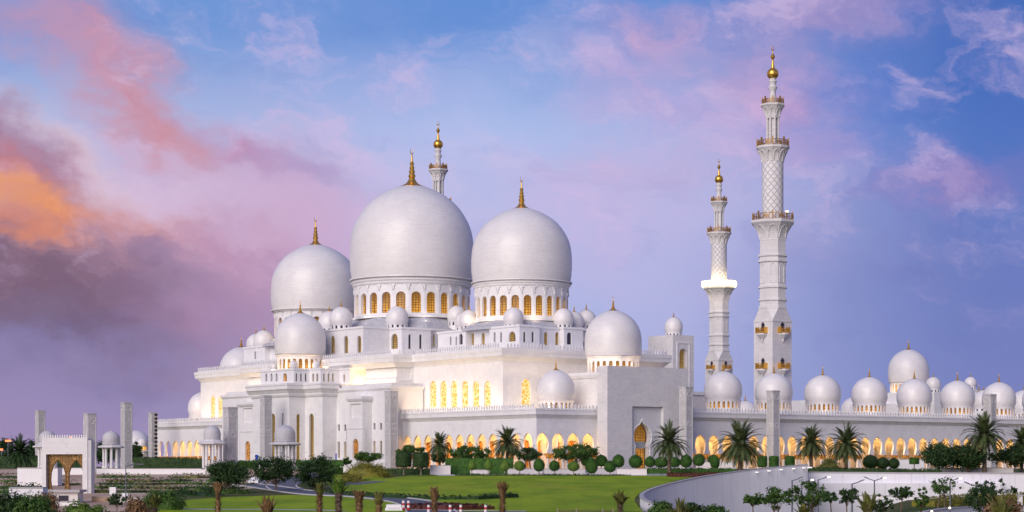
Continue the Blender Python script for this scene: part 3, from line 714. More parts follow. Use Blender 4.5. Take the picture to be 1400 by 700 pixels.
SM = [(543, -14, 2.9, 418.5), (466.5, -22, 3.0, 419), (450, -17, 2.9, 425), (641.5, -5.0, 2.5, 423), (625, 2.0, 2.6, 417.5), (634.5, -2.5, 2.3, 427),
      (702, -5.8, 2.5, 420), (770.5, 7.8, 2.5, 421), (785, 13, 2.4, 426), (801.5, 18, 2.5, 423), (361, -13.5, 3.1, 451), (350, -10.5, 2.8, 456)]
for px, a_, r, yt in SM:
    p0 = Vector(L(a_, 90)); p1 = Vector(L(a_, -90)); q = p0 + (p1 - p0).normalized() * hit(p0, p1, px)
    zt = Z(yt, q.y); hD = 1.64 * r * .98; dr = 1.3; z0 = zt - hD - dr
    d = dome(hall, 'small%.1f' % r, (q.x, q.y), r, z0, dr, 12, .98, .42, 2.0, 'win_dark', panes=False, crescent=False, wz=(.12, .8), seg=32, name='small_dome')
    pl = MB(); pl.lathe([(r * .98, 33.5 - z0), (r * .98, .02), (r * .9, .02)], n=12, phase=R(217), caps=False); c = child('base', pl.mesh('base', M['marble']), d, (0, 0, -dr))

# ------------------------------------------------------------------ arcades
def keyarch(s_, z0, sc_=1.0):
    pr = [(1.28, z0), (1.22, 3.7), (1.32, 4.1), (1.54, 4.65), (1.69, 5.25), (1.70, 5.8), (1.56, 6.4), (1.32, 6.95), (.96, 7.42), (.52, 7.74), (.0, 7.92)]
    l = [(s_ - w * sc_, z) for w, z in pr]; r = [(s_ + w * sc_, z) for w, z in pr[:-1]][::-1]
    return l + r
def column_meshes():
    c = MB(); c.lathe([(.55, -.6), (.55, -.1), (.42, .1), (.34, .25), (.32, 2.3)], n=10); a = c.mesh('column', M['cream'], 30)
    k = MB(); k.lathe([(.33, 2.3), (.38, 2.4), (.38, 2.55), (.55, 2.9), (.68, 3.2), (.68, 3.42)], n=10); return a, k.mesh('capital', M['ochre'], 30)
COLM, CAPM = column_meshes()
def arcade(root, p0, p1, ztop, pxs=None, pitch=4.3, start=None, nlights=4, power=900, depth=6.0, zb=3.4, inner=True, wmat='marble'):
    """open arcade along p0->p1 (outward right of travel): pierced wall, columns, lit back wall, lamps"""
    P0 = Vector(p0); P1 = Vector(p1); d = (P1 - P0); Ln = d.length; d /= Ln; nin = Vector((-d.y, d.x)); rz = math.atan2(d.y, d.x)
    ss = []
    s_ = start if start is not None else pitch / 2
    while s_ > pitch * .5 + 1.7: s_ -= pitch
    while s_ < Ln - 1.7:
        if s_ > 1.7: ss.append(s_)
        s_ += pitch
    w = MB(); w.wall(p0, p1, zb, ztop, notches=[keyarch(q, zb) for q in ss], depth=.5); w.build('arcade_wall', M[wmat], root)
    piers = [ss[0] - pitch / 2] + [(ss[i] + ss[i + 1]) / 2 for i in range(len(ss) - 1)] + [ss[-1] + pitch / 2]
    for q in piers:
        if q < .2 or q > Ln - .2: continue
        for e in (-.5, .5):
            c = P0 + d * (q + e) + nin * .35
            o = child('column', COLM, root, Vector((c.x, c.y, 0)) - wloc(root), rz); child('capital', CAPM, o)
    bw = MB(); B0 = P0 + nin * depth; B1 = P1 + nin * depth
    niches = [arch(q, 1.9, .4, 6.4, 5, .5) for q in ss]
    bw.wall(B0, B1, -.6, ztop - .2, holes=niches, depth=.4)
    bw.build('back_wall', M['cream'], root)
    nm = MB(); o = niches[0]; c0 = ss[0]; k = len(o)
    nm.add([(q - c0, .35, z) for q, z in o], [tuple(range(k))]); me = nm.mesh('niche', M['amber'])
    for q in ss[:95]:
        c = B0 + d * q; child('niche', me, root, Vector((c.x, c.y, 0)) - wloc(root), rz)
    cl = MB(); A = P0 + nin * .9; A1 = P1 + nin * .9
    cl.quad((A.x, A.y, 9.2), (A1.x, A1.y, 9.2), (B1.x, B1.y, 9.2), (B0.x, B0.y, 9.2)); cl.build('ceiling', M['cream'], root)
    seg = Ln / nlights
    for i in range(nlights):
        c = P0 + d * (seg * (i + .5)) + nin * (depth * .45)
        area('arcade_lamp', (c.x, c.y, 9.0), ((nin.x * .35, nin.y * .35, -1), (d.x, d.y, 0)), seg * .9, 1.2, power * seg / 12, (1, .52, .15))
    return ss
def startof(p0, p1, px): return hit(p0, p1, px)
# side wings of the hall (lower terrace)
ZT = 14.35
for sg in (-1, 1):
    if sg < 0:
        wing = thing('side_wing', 'low arcaded wing with crenellated terrace right of the marble facade, lit by golden arches', 'building', (*L(-30.6, -93.7), 0))
        A0, A1, A2 = L(-30.6, -41.3), L(-30.6, -93.7), L(-13.5, -93.7)
        arcade(wing, A0, A1, 12.3, start=startof(A0, A1, 643), nlights=4, power=760)
        arcade(wing, A1, A2, 12.3, start=startof(A1, A2, 763), nlights=1, power=900)
        body = [(-20, -41.3), (-24.6, -41.3), (-24.6, -87.7), (-14, -87.7), (-14, -78), (-20, -78)]
        roofp = [(-20, -41.3), (-30.5, -41.3), (-30.5, -93.6), (-13.5, -93.6), (-13.5, -70), (-20, -70)]
        path = [(-30.6, -41.3), (-30.6, -93.7), (-13.6, -93.7)]
    else:
        wing = thing('side_wing', 'low arcaded wing with crenellated terrace left of the marble facade, behind the hedge', 'building', (*L(-30.6, 88.3), 0))
        A0, A1 = L(-30.6, 88.3), L(-30.6, 41.3)
        arcade(wing, A0, A1, 12.3, start=startof(A0, A1, 259), nlights=4, power=900)
        roofp = [(24, 88.2), (-30.5, 88.2), (-30.5, 41.3), (24, 41.3)]
        mass(wing, 'wall', [(24, 88.2), (-24.4, 88.2), (-24.4, 41.6), (24, 41.6)], -.5, 12.2, None)
        path = [(24, 88.3), (-30.6, 88.3), (-30.6, 41.3)]
    r = MB(); r.prism(cw(roofp), 12.15, 12.75); r.build('roof_slab', M['marble'], wing)
    parapet(wing, cw(path), ZT, False)
    if sg < 0:
        mass(wing, 'wall', [(-24.7, -73.4), (-24.7, -86), (-14, -86), (-14, -73.4)], -.5, 12.1, None)
        dome(wing, 'terr', L(-20.7, -88), 4.25, 12.7, 2.6, 20, 1.0, .5, 2.6, 'win_gold', panes=False, fbr=1.0, wz=(.12, .8), seg=40)
    else: dome(wing, 'terr', L(-20.7, 78), 4.25, 12.7, 2.6, 20, 1.0, .5, 2.6, 'win_gold', panes=False, fbr=1.0, wz=(.12, .8), seg=40)
# mirrored dome on the far left entrance block, seen above the wing
blk2 = thing('entrance_block', 'mostly hidden block whose dome rises over the left end of the hall parapet', 'building', (*L(-3, 88), 0))
mass(blk2, 'wall', [(8, 88), (-12, 88), (-12, 76), (8, 76)], -.5, 23, None)
dome(blk2, 'mid', L(-2.9, 87), 6.55, 23, 2.6, 24, 1.02, .55, 3.6, 'win_gold', fbr=1.55, wz=(.1, .72))
# right entrance block with the tall carved portal
blk = thing('entrance_block', 'tall plain grey marble entrance block with deep golden portal and dome above', 'building', (*L(-2.7, -98.7), 0))
e0 = [(9.1, -95.2), (-14.6, -95.2), (-14.6, -98.7), (9.1, -98.7)]
E0, E1 = L(-14.6, -98.7), L(9.1, -98.7)
def doorhole(px):
    s_ = hit(E0, E1, px); return s_
sdo = doorhole(881)
mb = MB(); pw, ph0, ph1 = 8.1, 2.4, 13.9
# face in four strips round the recessed portal panel
sL = hit(E0, E1, 864.5); sR = hit(E0, E1, 907); LB = math.dist(E0, E1)
Zp = Z(556, 445)
mb.wall(E0, E1, -.5, 22.9, holes=[[(sL, -.3), (sL, Zp), (sR, Zp), (sR, -.3)]], depth=.8)
for i, j in ((0, 1), (1, 2), (3, 0)): mb.wall(L(*e0[i]), L(*e0[j]), -.5, 22.9)
mb.add([(*L(*q), 22.9) for q in e0], [(0, 1, 2, 3)])
mb.build('wall', M['marble_dull'], blk)
dd = (Vector(E1) - Vector(E0)).normalized(); nn = Vector((-dd.y, dd.x))
G0 = Vector(E0) + dd * sL + nn * .8; G1 = Vector(E0) + dd * sR + nn * .8; sc2 = sdo - sL
def portal_outline(c, w, zb, zt):
    pr = [(.85, zb), (.85, zb + 4.6), (.74, zb + 5.0), (.82, zb + 5.4), (.98, zb + 6.2), (1.06, zb + 7.1), (1.04, zb + 7.9), (.9, zb + 8.8), (.64, zb + 9.5), (.3, zb + 10.0), (0, zt)]
    return [(c - q * w, z) for q, z in pr] + [(c + q * w, z) for q, z in pr[:-1]][::-1]
po = portal_outline(sc2, 2.25, 0.0, 10.5)
g = MB(); g.wall(G0, G1, -.3, Zp, holes=[po], depth=1.2); g.build('portal_panel', M['lattice_stone'], blk)
pane(blk, G0, G1, po, 1.6, M['win_gold'], 'portal_glass')
bd = MB(); oo = [Vector(G0) + (Vector(G1) - Vector(G0)).normalized() * q for q, z in portal_outline(sc2, 2.7, 0, 11.2)]
bd.tube([(p.x - nn.x * .05, p.y - nn.y * .05, z) for p, (q, z) in zip(oo, portal_outline(sc2, 2.7, 0, 11.2))], [.16] * len(oo), 5); bd.build('arch_moulding', M['marble'], blk)
tr = MB(); c = Vector(G0) + dd * sc2 + nn * .9; tr.box((c.x, c.y, 4.6), (2.9, .2, 1.5), TH); tr.build('transom', flat('bluish_marble_inlay', (.20, .24, .28), (.5, .5, .5), 2.5), blk)
for e in (-.75, 0, .75):
    t2 = MB(); q = c + dd * e; t2.lathe([(.16, 0), (.14, 4.6)], (q.x, q.y, 0), 8); t2.build('door_column', M['ochre'], blk)
mass(blk, 'wall', [(8, -78), (-13.4, -78), (-13.4, -95.3), (8, -95.3)], -.5, 21.5, None)
s = MB(); s.sweep(cw([(8, -78), (-13.4, -78), (-13.4, -95.25)]), [(-.05, 20.3), (.3, 20.4), (.6, 21.0), (.6, 21.7), (-.3, 21.7)], False); s.build('cornice', M['marble'], blk)
dome(blk, 'mid', L(-4.0, -88), 6.55, 21.6, 3.9, 24, 1.02, .55, 3.6, 'win_gold', fbr=1.55, wz=(.1, .72))
# courtyard arcade running away to the right
gal = thing('arcade_gallery', 'long gallery of golden arches with a row of white domes, reaching the right edge', 'building', (*L(60, -93.7), 0))
R0, R1 = L(9.2, -93.7), L(166, -93.7)
arcade(gal, R0, R1, 12.3, start=startof(R0, R1, 1216), nlights=11, power=980)
parapet(gal, [R0, R1], ZT, False)
r = MB(); r.prism(cw([(166, -80), (9.2, -80), (9.2, -93.6), (166, -93.6)]), 12.15, 12.75); r.build('roof_slab', M['marble'], gal)
mass(gal, 'wall', [(166, -80), (9.2, -80), (9.2, -87.7), (166, -87.7)], -.5, 12.1, None)
for k in range(-1, 7):
    dome(gal, 'arc', L(48.5 + 17 * k, -86.7), 4.6, 13.0, 3.5, 22, .93, .5, 2.8, 'win_gold', panes=False, fbr=.95, wz=(.42, .88), seg=40)
# far gallery of the courtyard with its gatehouse
fg = thing('arcade_gallery', 'distant courtyard gallery, its domes just visible between the nearer gallery domes', 'building', (*L(187, 0), 0))
mass(fg, 'wall', [(197, 80), (181, 80), (181, -75), (197, -75)], -.5, 14.3, None)
for k in (-3, -2, -1, 1, 2, 3, 4): dome(fg, 'arc', L(188, 17.3 * k), 4.6, 13.2, 3.5, 22, .93, .5, 2.8, 'win_gold', panes=False, fbr=.95, wz=(.42, .88), seg=40)
gh = thing('gatehouse', 'far gatehouse block with a large dome, behind the row of arcade domes on the right', 'building', (*L(190, -4), 0))
mass(gh, 'wall', [(200, 12), (180, 12), (180, -17), (200, -17)], -.5, 20.5, None)
mass(gh, 'wall', [(197, 3), (183, 3), (183, -11), (197, -11)], 20.4, 24.2, None)
mass(gh, 'wall', [(182, 40), (176, 40), (176, 28), (182, 28)], -.5, 22.5, None)
dome(gh, 'mid', L(190.5, -3.8), 6.55, 24.0, 3.5, 24, 1.02, .55, 3.6, 'glow', panes=False, fbr=1.55, wz=(.1, .72))
def at(px, Y): return (X(px, Y), Y)
for px, yt, r, Y in ((1276, 515, 2.35, 610), (1327, 515, 1.95, 625), (1345, 533, 3.4, 600), (1278, 530, .1, 610)):
    if r < .5: continue
    z0 = Z(yt, Y) - r * 1.6 - 1.1
    dome(gh, 'far%.1f' % r, at(px, Y), r, z0, 1.1, 12, .98, .5, 1.6, 'win_dark', panes=False, crescent=False, name='small_dome', seg=28)
    x, y = at(px, Y); t = MB(); t.box((x, y, -.5), (r * 2.6, r * 2.6, z0 + .5), TH); t.build('turret', M['marble'], gh)
# gate tower behind the entrance block
gt = thing('gate_tower', 'square pale tower with pointed gold-lit opening and small onion dome, behind the entrance block', 'tower', (*at(920, 505), 0))
k0 = Vector(at(920, 505)); vL = V2 * 1.0; wv = 9.6; wu = 7.2
TP = [k0 + V2 * wv, k0, k0 + U2 * wu, k0 + U2 * wu + V2 * wv]
zt = Z(457.5, 505); t = MB()
for i in range(4):
    p0, p1 = TP[i], TP[(i + 1) % 4]; hs = []
    if i == 1:
        s_ = hit(p0, p1, 934); hs = [arch(s_, 2.6, Z(512, 508), Z(477, 508), 6, .5)]
    t.wall(p0, p1, -.5, zt, holes=hs, depth=1.4)
    if hs: pane(gt, p0, p1, hs[0], 1.3, M['win_dim'])
t.add([(p.x, p.y, zt) for p in TP], [(0, 1, 2, 3)]); t.build('wall', M['marble_dull'], gt)
fr = MB(); p0, p1 = TP[1], TP[2]; q = p0 + U2 * hit(p0, p1, 934) 
for e, w_, z0, z1 in ((-2.1, .3, Z(540, 508), Z(470, 508)), (2.1, .3, Z(540, 508), Z(470, 508)), (0, 4.5, Z(470, 508), Z(468, 508))):
    c = q + U2 * e - V2 * .05; fr.box((c.x, c.y, z0), (w_, .2, z1 - z0), TH)
fr.build('window_frame', M['marble'], gt)
cc = k0 + U2 * 3.0 + V2 * 4.4
tcx = (X(921, 511), 511)
dome(gt, 'gtd', tcx, 2.35, zt, 1.0, 14, 1.05, .45, 1.7, 'win_dark', panes=False, crescent=False, seg=32)
lw = thing('side_wing', 'small warm-lit block squeezed between the entrance block and the slender minaret', 'building', (*at(955, 500), 0))
t = MB(); x, y = at(950, 500); t.box((x, y, -.5), (10, 8, Z(541, 500) + .5), TH); t.build('wall', M['cream'], lw)
t = MB(); t.box((x, y, Z(541, 500)), (10.8, 8.8, .8), TH); t.build('roof_slab', M['marble'], lw)

# ------------------------------------------------------------------ minarets
def minaret_parts(root, ringlit=False):
    m = MB(); sq = [(-3.4, -3.4), (3.4, -3.4), (3.4, 3.4), (-3.4, 3.4)]
    m.prism(sq, -.5, 37.3); child('shaft_base', m.mesh('shaft_base', M['marble_dull']), root)
    # square to octagon
    r8 = 3.75; oc = [(r8 * math.cos(R(22.5 + 45 * i)), r8 * math.sin(R(22.5 + 45 * i))) for i in range(8)]
    vs = [(x, y, 37.3) for x, y in sq] + [(x, y, 40.4) for x, y in oc]
    # octagon vertex i sits at 22.5+45i ; square corners at 225,315,45,135 degrees
    fs = []
    near = {2: (0, 1), 3: (2, 3), 0: (4, 5), 1: (6, 7)}
    order = [(2, 0, 1), (3, 2, 3), (0, 4, 5), (1, 6, 7)]
    for c, i, j in order: fs.append((c, 4 + j, 4 + i) if False else (c, 4 + i, 4 + j))
    for k in range(4):
        c, i, j = order[k]; c2, i2, j2 = order[(k + 1) % 4]; fs.append((c, c2, 4 + i2, 4 + j))
    t = MB(); t.add(vs, fs); t.sweep(sq, [(0, 37.0), (.12, 37.0), (.12, 37.35), (0, 37.4)]); child('transition', t.mesh('transition', M['marble_dull']), root)
    o = MB(); ph = R(22.5); c8 = math.cos(R(22.5))
    def ring(z, e=.35, h=.5): return [(3.7, z), (3.7 + e, z), (3.7 + e, z + h), (3.7, z + h)]
    o.lathe([(3.85, 40.3), (3.85, 41.0), (3.55, 41.1)] + [(p[0] - .15, p[1]) for q in (42.4, 45.6) for p in ring(q)] + [(3.45, 46.4), (3.45, 52.0)] + [(p[0] - .15, p[1]) for q in (52.2, 53.6) for p in ring(q)] + [(3.5, 54.2), (3.5, 57.8)], n=8, phase=ph, caps=False)
    for i in range(8):                                  # raised borders of the long panels
        a = R(45 * i); n_ = Vector((math.cos(a), math.sin(a))); d_ = Vector((-n_.y, n_.x)); w_ = .75
        c = n_ * (3.45 * c8 + .02)
        pts = [(c + d_ * e).to_tuple() + (z,) for e, z in ((-w_, 46.9), (-w_, 50.8), (-w_ * .5, 51.5), (0, 51.8), (w_ * .5, 51.5), (w_, 50.8), (w_, 46.9), (-w_, 46.9))]
        o.tube(pts, [.10] * 8, 4)
    child('octagon_shaft', o.mesh('octagon_shaft', M['marble_dull']), root)
    def corbel(z0, z1, r0, r1, n, name):
        """flaring bracket zone with blind arches"""
        b = MB(); pr = [(r0 + (r1 - r0) * (k / 8) ** 2.2, z0 + (z1 - z0) * .86 * k / 8) for k in range(9)] + [(r1 + .12, z1 - (z1 - z0) * .12), (r1 + .12, z1), (r1 * .5, z1)]
        b.lathe(pr, n=n, phase=PI / n, caps=False)
        for i in range(n):
            a0 = 2 * PI * i / n; hw = PI / n * .82; pts = []
            for k in range(11):
                t = k / 10; th = a0 - hw * math.cos(PI * t) * (1 if .12 < t < .88 else 1); zz = z0 + (z1 - z0) * (.12 + .62 * math.sin(PI * t))
                u_ = min(max((zz - z0) / ((z1 - z0) * .86), 0), 1); rr = (r0 + (r1 - r0) * u_ ** 2.2) * (math.cos(PI / n) / math.cos(th - a0) if n < 12 else 1) + .03
                pts.append((rr * math.cos(th), rr * math.sin(th), zz))
            b.tube(pts, [.16] * 11, 4)
        child('corbel', b.mesh('corbel', M['marble_dull']), root)
    def balcony(z, r, h, n):
        b = MB(); b.lathe([(r, z), (r, z + .18), (r - .12, z + .18), (r - .12, z)], n=n, phase=PI / n)
        b.lathe([(r, z + h - .18), (r, z + h), (r - .12, z + h), (r - .12, z + h - .18)], n=n, phase=PI / n, caps=False)
        k = n * 5 if n == 8 else 40
        for i in range(k):
            t = 2 * PI * i / k; rr = r - .06
            if n == 8:
                dl = ((t - PI / n + PI / n) % (2 * PI / n)) - PI / n; dl = (t % (PI / 4)) - PI / 8 if False else ((t + PI / 8) % (PI / 4)) - PI / 8
                rr = (r - .06) * math.cos(PI / 8) / math.cos(dl)
            big = i % 5 == 0
            b.box((rr * math.cos(t), rr * math.sin(t), z + .05), (.34 if big else .20, .34 if big else .12, h + (.55 if big else -.1)), t)
            if i % 5 in (2, 3):
                t2 = t + PI / k; b.box((rr * math.cos(t2), rr * math.sin(t2), z + .45), (.12, .5, h - .9), t2)
        child('railing', b.mesh('railing', M['bronze']), root)
    corbel(57.6, 62.7, 3.55, 5.7, 8, 'c1'); balcony(62.7, 5.55, 1.6, 8)
    c = MB(); c.lathe([(2.95, 62.5), (2.95, 63.2), (2.72, 63.4), (2.72, 77.6)], n=40, caps=False); child('round_shaft', c.mesh('round_shaft', M['shaft'], 40), root)
    corbel(77.0, 81.5, 2.72, 4.2, 12, 'c2'); balcony(81.5, 4.05, 1.5, 12)
    l = MB(); l.lathe([(1.15, 81.4), (1.15, 89)], n=16, caps=False)
    l.lathe([(1.9, 81.4), (1.9, 82.1), (1.75, 82.2)], n=16, caps=False)
    for i in range(8):
        t = R(45 * i + 22.5); l.lathe([(.34, 81.6), (.26, 82.2), (.26, 88.2), (.36, 88.8)], (1.52 * math.cos(t), 1.52 * math.sin(t), 0), 6, caps=False)
    child('lantern', l.mesh('lantern', M['marble_dull'], 35), root)
    corbel(88.6, 92.2, 1.8, 3.1, 8, 'c3'); balcony(92.2, 2.95, 1.2, 8)
    k = MB(); k.lathe([(1.3, 92.1), (1.05, 93.0), (.8, 94.6), (.78, 95.6), (1.15, 96.3), (1.2, 96.6), (.85, 96.9), (.85, 97.6), (1.1, 98.0), (.8, 98.3), (.9, 98.7)], n=16); child('neck', k.mesh('neck', M['marble_dull'], 35), root)
    f = MB(); f.lathe([(.6, 98.5)] + [(1.5 * math.sin(PI * (.12 + .8 * q / 10)), 99.95 - 1.45 * math.cos(PI * (.12 + .8 * q / 10))) for q in range(11)] + [(.5, 101.4), (.36, 102.3), (.22, 103.4), (.3, 103.7), (.55, 104.1), (.58, 104.4), (.3, 104.8), (.16, 105.0), (.1, 105.9)], n=20)
    pts = []; rad = []
    for i in range(15):
        t = R(120 + 300 * i / 14); pts.append((.42 * math.cos(t), 0, 106.5 + .6 * math.sin(t))); rad.append(.15 * (1.05 - abs(i - 7) / 8.5))
    f.tube(pts, rad, 5); child('finial', f.mesh('finial', M['gold'], 40), root)
    for a in (180, 270):                                # small gilt balconies on the square base
        for z in (34.2, 25.2):
            n_ = Vector((math.cos(R(a)), math.sin(R(a)))); d_ = Vector((-n_.y, n_.x)); bb = MB()
            hh = holder('bay_balcony', root, wloc(root)); hh.location = (0, 0, 0)
            e = n_ * 4.0
            br = MB(); br.lathe([(.1, z - 2.4), (.35, z - 1.6), (1.5, z - .5), (1.5, z - .1), (.2, z)], (e.x * .93, e.y * .93, 0), 8, R(22.5)); child('bracket', br.mesh('bracket', M['marble_dull']), hh)
            for q in range(-3, 4):
                w_ = e + d_ * (q * .5) + n_ * .55; bb.box((w_.x, w_.y, z - .1), (.16, .2, 1.6 if q % 2 else 1.15), R(a))
            for q in (-1.55, 1.55):
                w_ = e + d_ * q; bb.box((w_.x, w_.y, z - .1), (1.2, .16, 1.5), R(a))
            w_ = e + n_ * .55; bb.box((w_.x, w_.y, z - .1), (.12, 3.2, .5), R(a)); bb.box((w_.x, w_.y, z + .75), (.14, 3.2, .22), R(a))
            child('railing', bb.mesh('railing', M['gold']), hh)
            dr = MB(); w_ = n_ * 3.44; dr.box((w_.x, w_.y, z), (.1, 1.1, 2.2), R(a)); dr.lathe([(.55, 0), (0, .6)], (w_.x, w_.y, z + 2.2), 8); child('opening', dr.mesh('opening', M['win_dark']), hh)
    KIDS.clear()
m1 = thing('minaret', 'tallest and nearest minaret with three gilt balconies, right of the domes', 'minaret', (*at(1056.5, 506), 0), TH, 'minarets at the courtyard corners')
minaret_parts(m1); m1.scale = (1, 1, 1.012)
m2 = dup(m1, (*at(983, 692), 0), 'slender distant minaret with a brightly glowing balcony ring, left of the tallest one')
m3 = dup(m1, (*at(599, 617), 0), 'minaret tip with golden ball showing behind the largest dome')
r = MB(); r.lathe([(5.75, 62.6), (6.1, 62.8), (6.2, 63.6), (6.0, 64.6), (5.6, 64.6)], n=32, caps=False)
child('ring_light', r.mesh('ring_light', M['ring_on'], 40), m2)
r = MB(); r.box((-.6, -5.75, 64.3), (.8, .3, .35), 0); child('floodlight', r.mesh('floodlight', M['ring_on']), m1)

# ------------------------------------------------------------------ night floodlighting that belongs to the building
WARM = (1.0, .72, .40); GOLD = (1.0, .66, .28)
uplight(L(-30.0, -43), L(-30.0, -72), 12.9, 1350, WARM, .8)
uplight(L(-30.0, -74), L(-30.0, -88), 12.9, 110, WARM, .6)
uplight(L(-22, -79.5), L(6, -79.5), 12.9, 1150, WARM, .7)
uplight(L(-30.0, 72), L(-30.0, 43), 12.9, 1200, WARM, .8)
uplight(L(-28.6, -14.5), L(-28.6, -21.8), 19.4, 1400, GOLD, .6)
uplight(L(-32.8, -20), L(-32.8, -40), 19.4, 620, WARM, .7)
uplight(L(-32.8, 40), L(-32.8, 20), 19.4, 620, WARM, .7)
uplight(L(-28, -76), L(24, -76), 22, 300, WARM, .5)
uplight(L(-16.5, -93), L(-16.5, -80), 13, 130, WARM, .6)
def ringlights(c, r, z, n, pw, colr=WARM, size=1.6):
    """small floodlights on the roof round the foot of a drum"""
    for i in range(n):
        t = R(180 + 180 * (i + .5) / n); d = Vector((math.cos(t), math.sin(t)))
        area('floodlight', (c[0] + d.x * r, c[1] + d.y * r, z), ((-d.x * .45, -d.y * .45, 1), (-d.y, d.x, 0)), size, .4, pw, colr)
ringlights(L(0, 0), 18.2, 38.0, 6, 60, (1, .86, .74)); ringlights((2.4, 495), 13.9, 36.0, 6, 90, WARM); ringlights((-55.6, 559), 13.9, 35.6, 4, 60, WARM)
ringlights(L(-34.4, 0), 7.6, 25.2, 4, 95, GOLD, 1.0); ringlights(L(-4, -88), 7.4, 23.1, 5, 55, WARM, 1.0)
ringlights(L(-20.7, -88), 5.2, 12.95, 4, 26, GOLD, .8)
for k in range(-1, 7):
    ringlights(L(48.5 + 17 * k, -86.7), 5.6, 12.95, 3, 16, WARM, .8)
for i in range(7):
    t = R(150 + 240 * i / 6); d = Vector((math.cos(t), math.sin(t))); mx, my = at(983, 692)
    area('ring_lamp', (mx + d.x * 7.6, my + d.y * 7.6, 65.2), ((-d.x, -d.y, -.55), (-d.y, d.x, 0)), 3, .5, 150, (1, .76, .40))
    area('ring_lamp', (mx + d.x * 4.6, my + d.y * 4.6, 65.0), ((-d.x * .5, -d.y * .5, 1), (-d.y, d.x, 0)), 2, .4, 40, (1, .76, .40))
ringlights(L(190.5, -3.8), 7.6, 24.4, 3, 60, GOLD, 1.0)
# ------------------------------------------------------------------ terrain
KN = [(20, -6.9), (120, -5.6), (220, -3.7), (300, -2.45), (405, -1.0), (428, 0.0), (434, 0.0)]
def zl(Y):
    if Y <= KN[0][0]: return KN[0][1]
    for (a, za), (b, zb) in zip(KN, KN[1:]):
        if Y <= b: return za + (zb - za) * (Y - a) / (b - a)
    return 0.0
def smooth_pts(P, k=6):
    out = []
    for i in range(len(P) - 1):
        a, b_, c, d = (Vector(P[max(i - 1, 0)]), Vector(P[i]), Vector(P[i + 1]), Vector(P[min(i + 2, len(P) - 1)]))
        for q in range(k):
            t = q / k; out.append(tuple(.5 * (2 * b_ + (c - a) * t + (2 * a - 5 * b_ + 4 * c - d) * t * t + (-a + 3 * b_ - 3 * c + d) * t ** 3))) 
    out.append(tuple(P[-1])); return out
raw = [(X(px, Y), Y, -11.0, Z(py, Y)) for px, Y, py in ((898, 206, 690), (882, 213, 684), (877, 221, 678), (884, 229, 672), (905, 235, 664.5), (950, 242, 654), (1000, 248, 646), (1050, 252.5, 640), (1096, 256, 636.2), (1103, 256.6, 636.0))]
RC = [(x, y) for x, y, _, _ in smooth_pts(raw) if y >= 221] + [(X(1104, 344.8), 344.8)]
def xc(Y):
    if Y <= RC[0][1]: return RC[0][0]
    for (xa, ya), (xb, yb) in zip(RC, RC[1:]):
        if Y <= yb: return xa + (xb - xa) * (Y - ya) / max(yb - ya, 1e-6)
    return RC[-1][0]
def zr(x, Y):
    px = 700 + F * x / Y
    t = min(max((px - 1160) / 90, 0), 1); t = t * t * (3 - 2 * t)
    far = -8.4 + 3.2 * t
    k = min(max((Y - 120) / 200, 0), 1)
    return -8.8 + (far + 8.8) * k
def terr(x, Y):
    if Y > 344.8: return zl(Y)
    d = x - xc(Y)
    if Y < 221:
        t = min(max((d + 6) / 16, 0), 1); t = t * t * (3 - 2 * t)
        return zl(Y) + (zr(x, Y) - zl(Y)) * t
    return zl(Y) if d <= 0 else zr(x, Y)
def build_ground():
    ys = [-3000, -400, -50, 0, 40, 80] + list(range(100, 212, 8)) + list(range(212, 344, 2)) + [344.4, 344.75, 345.1, 360, 380, 405, 415, 428, 434, 470, 600, 1000, 3000, 9000]
    rows = []
    for Y in ys:
        c = xc(Y)
        xs = [c + q for q in (-9000, -3000, -800, -300)] + [c - 200 + 10 * i for i in range(18)] + [c - 20 + 2.2 * i for i in range(9)] + [c - .06, c + .06] + [c + 2 + 2.2 * i for i in range(8)] + [c + 20 + 10 * i for i in range(14)] + [c + q for q in (300, 800, 3000, 9000)]
        rows.append([(x, Y, terr(x, max(Y, 1))) for x in xs])
    n = len(rows[0]); b = MB()
    b.add([p for r in rows for p in r], [(j * n + i, j * n + i + 1, (j + 1) * n + i + 1, (j + 1) * n + i) for j in range(len(rows) - 1) for i in range(n - 1)])
    o = b.build('ground', M['ground'], smooth=30); o['kind'] = 'structure'; return o
build_ground()
YT = [(HY + F * (HC - zl(Y)) / Y, Y) for Y in range(60, 431)]      # image row -> distance on the upper ground
def yd(py):
    best = 60
    for row, Y in YT:
        if row >= py: best = Y
    for (r0, Y0), (r1, Y1) in zip(YT, YT[1:]):
        if r1 <= py <= r0: return Y0 + (r0 - py) / max(r0 - r1, 1e-6) * (Y1 - Y0)
    return 430 if py < YT[-1][0] else 60
def G(px, py): Y = yd(py); return X(px, Y), Y
def sheet(name, rows, m, lift=.02, kind='structure', sub=4, cols=20):
    """ground cover following the terrain; rows: (py, px_left, px_right)"""
    rr = []
    for (y0, l0, r0), (y1, l1, r1) in zip(rows, rows[1:]):
        for k in range(sub): t = k / sub; rr.append((y0 + (y1 - y0) * t, l0 + (l1 - l0) * t, r0 + (r1 - r0) * t))
    rr.append(rows[-1]); b = MB(); n = cols + 1; vs = []
    for py, l, r in rr:
        Y = yd(py)
        for i in range(n):
            x = X(l + (r - l) * i / cols, Y); vs.append((x, Y, zl(Y) + lift))
    b.add(vs, [(j * n + i, j * n + i + 1, (j + 1) * n + i + 1, (j + 1) * n + i) for j in range(len(rr) - 1) for i in range(cols)])
    o = b.build(name, M[m], smooth=30); o['kind'] = kind; return o
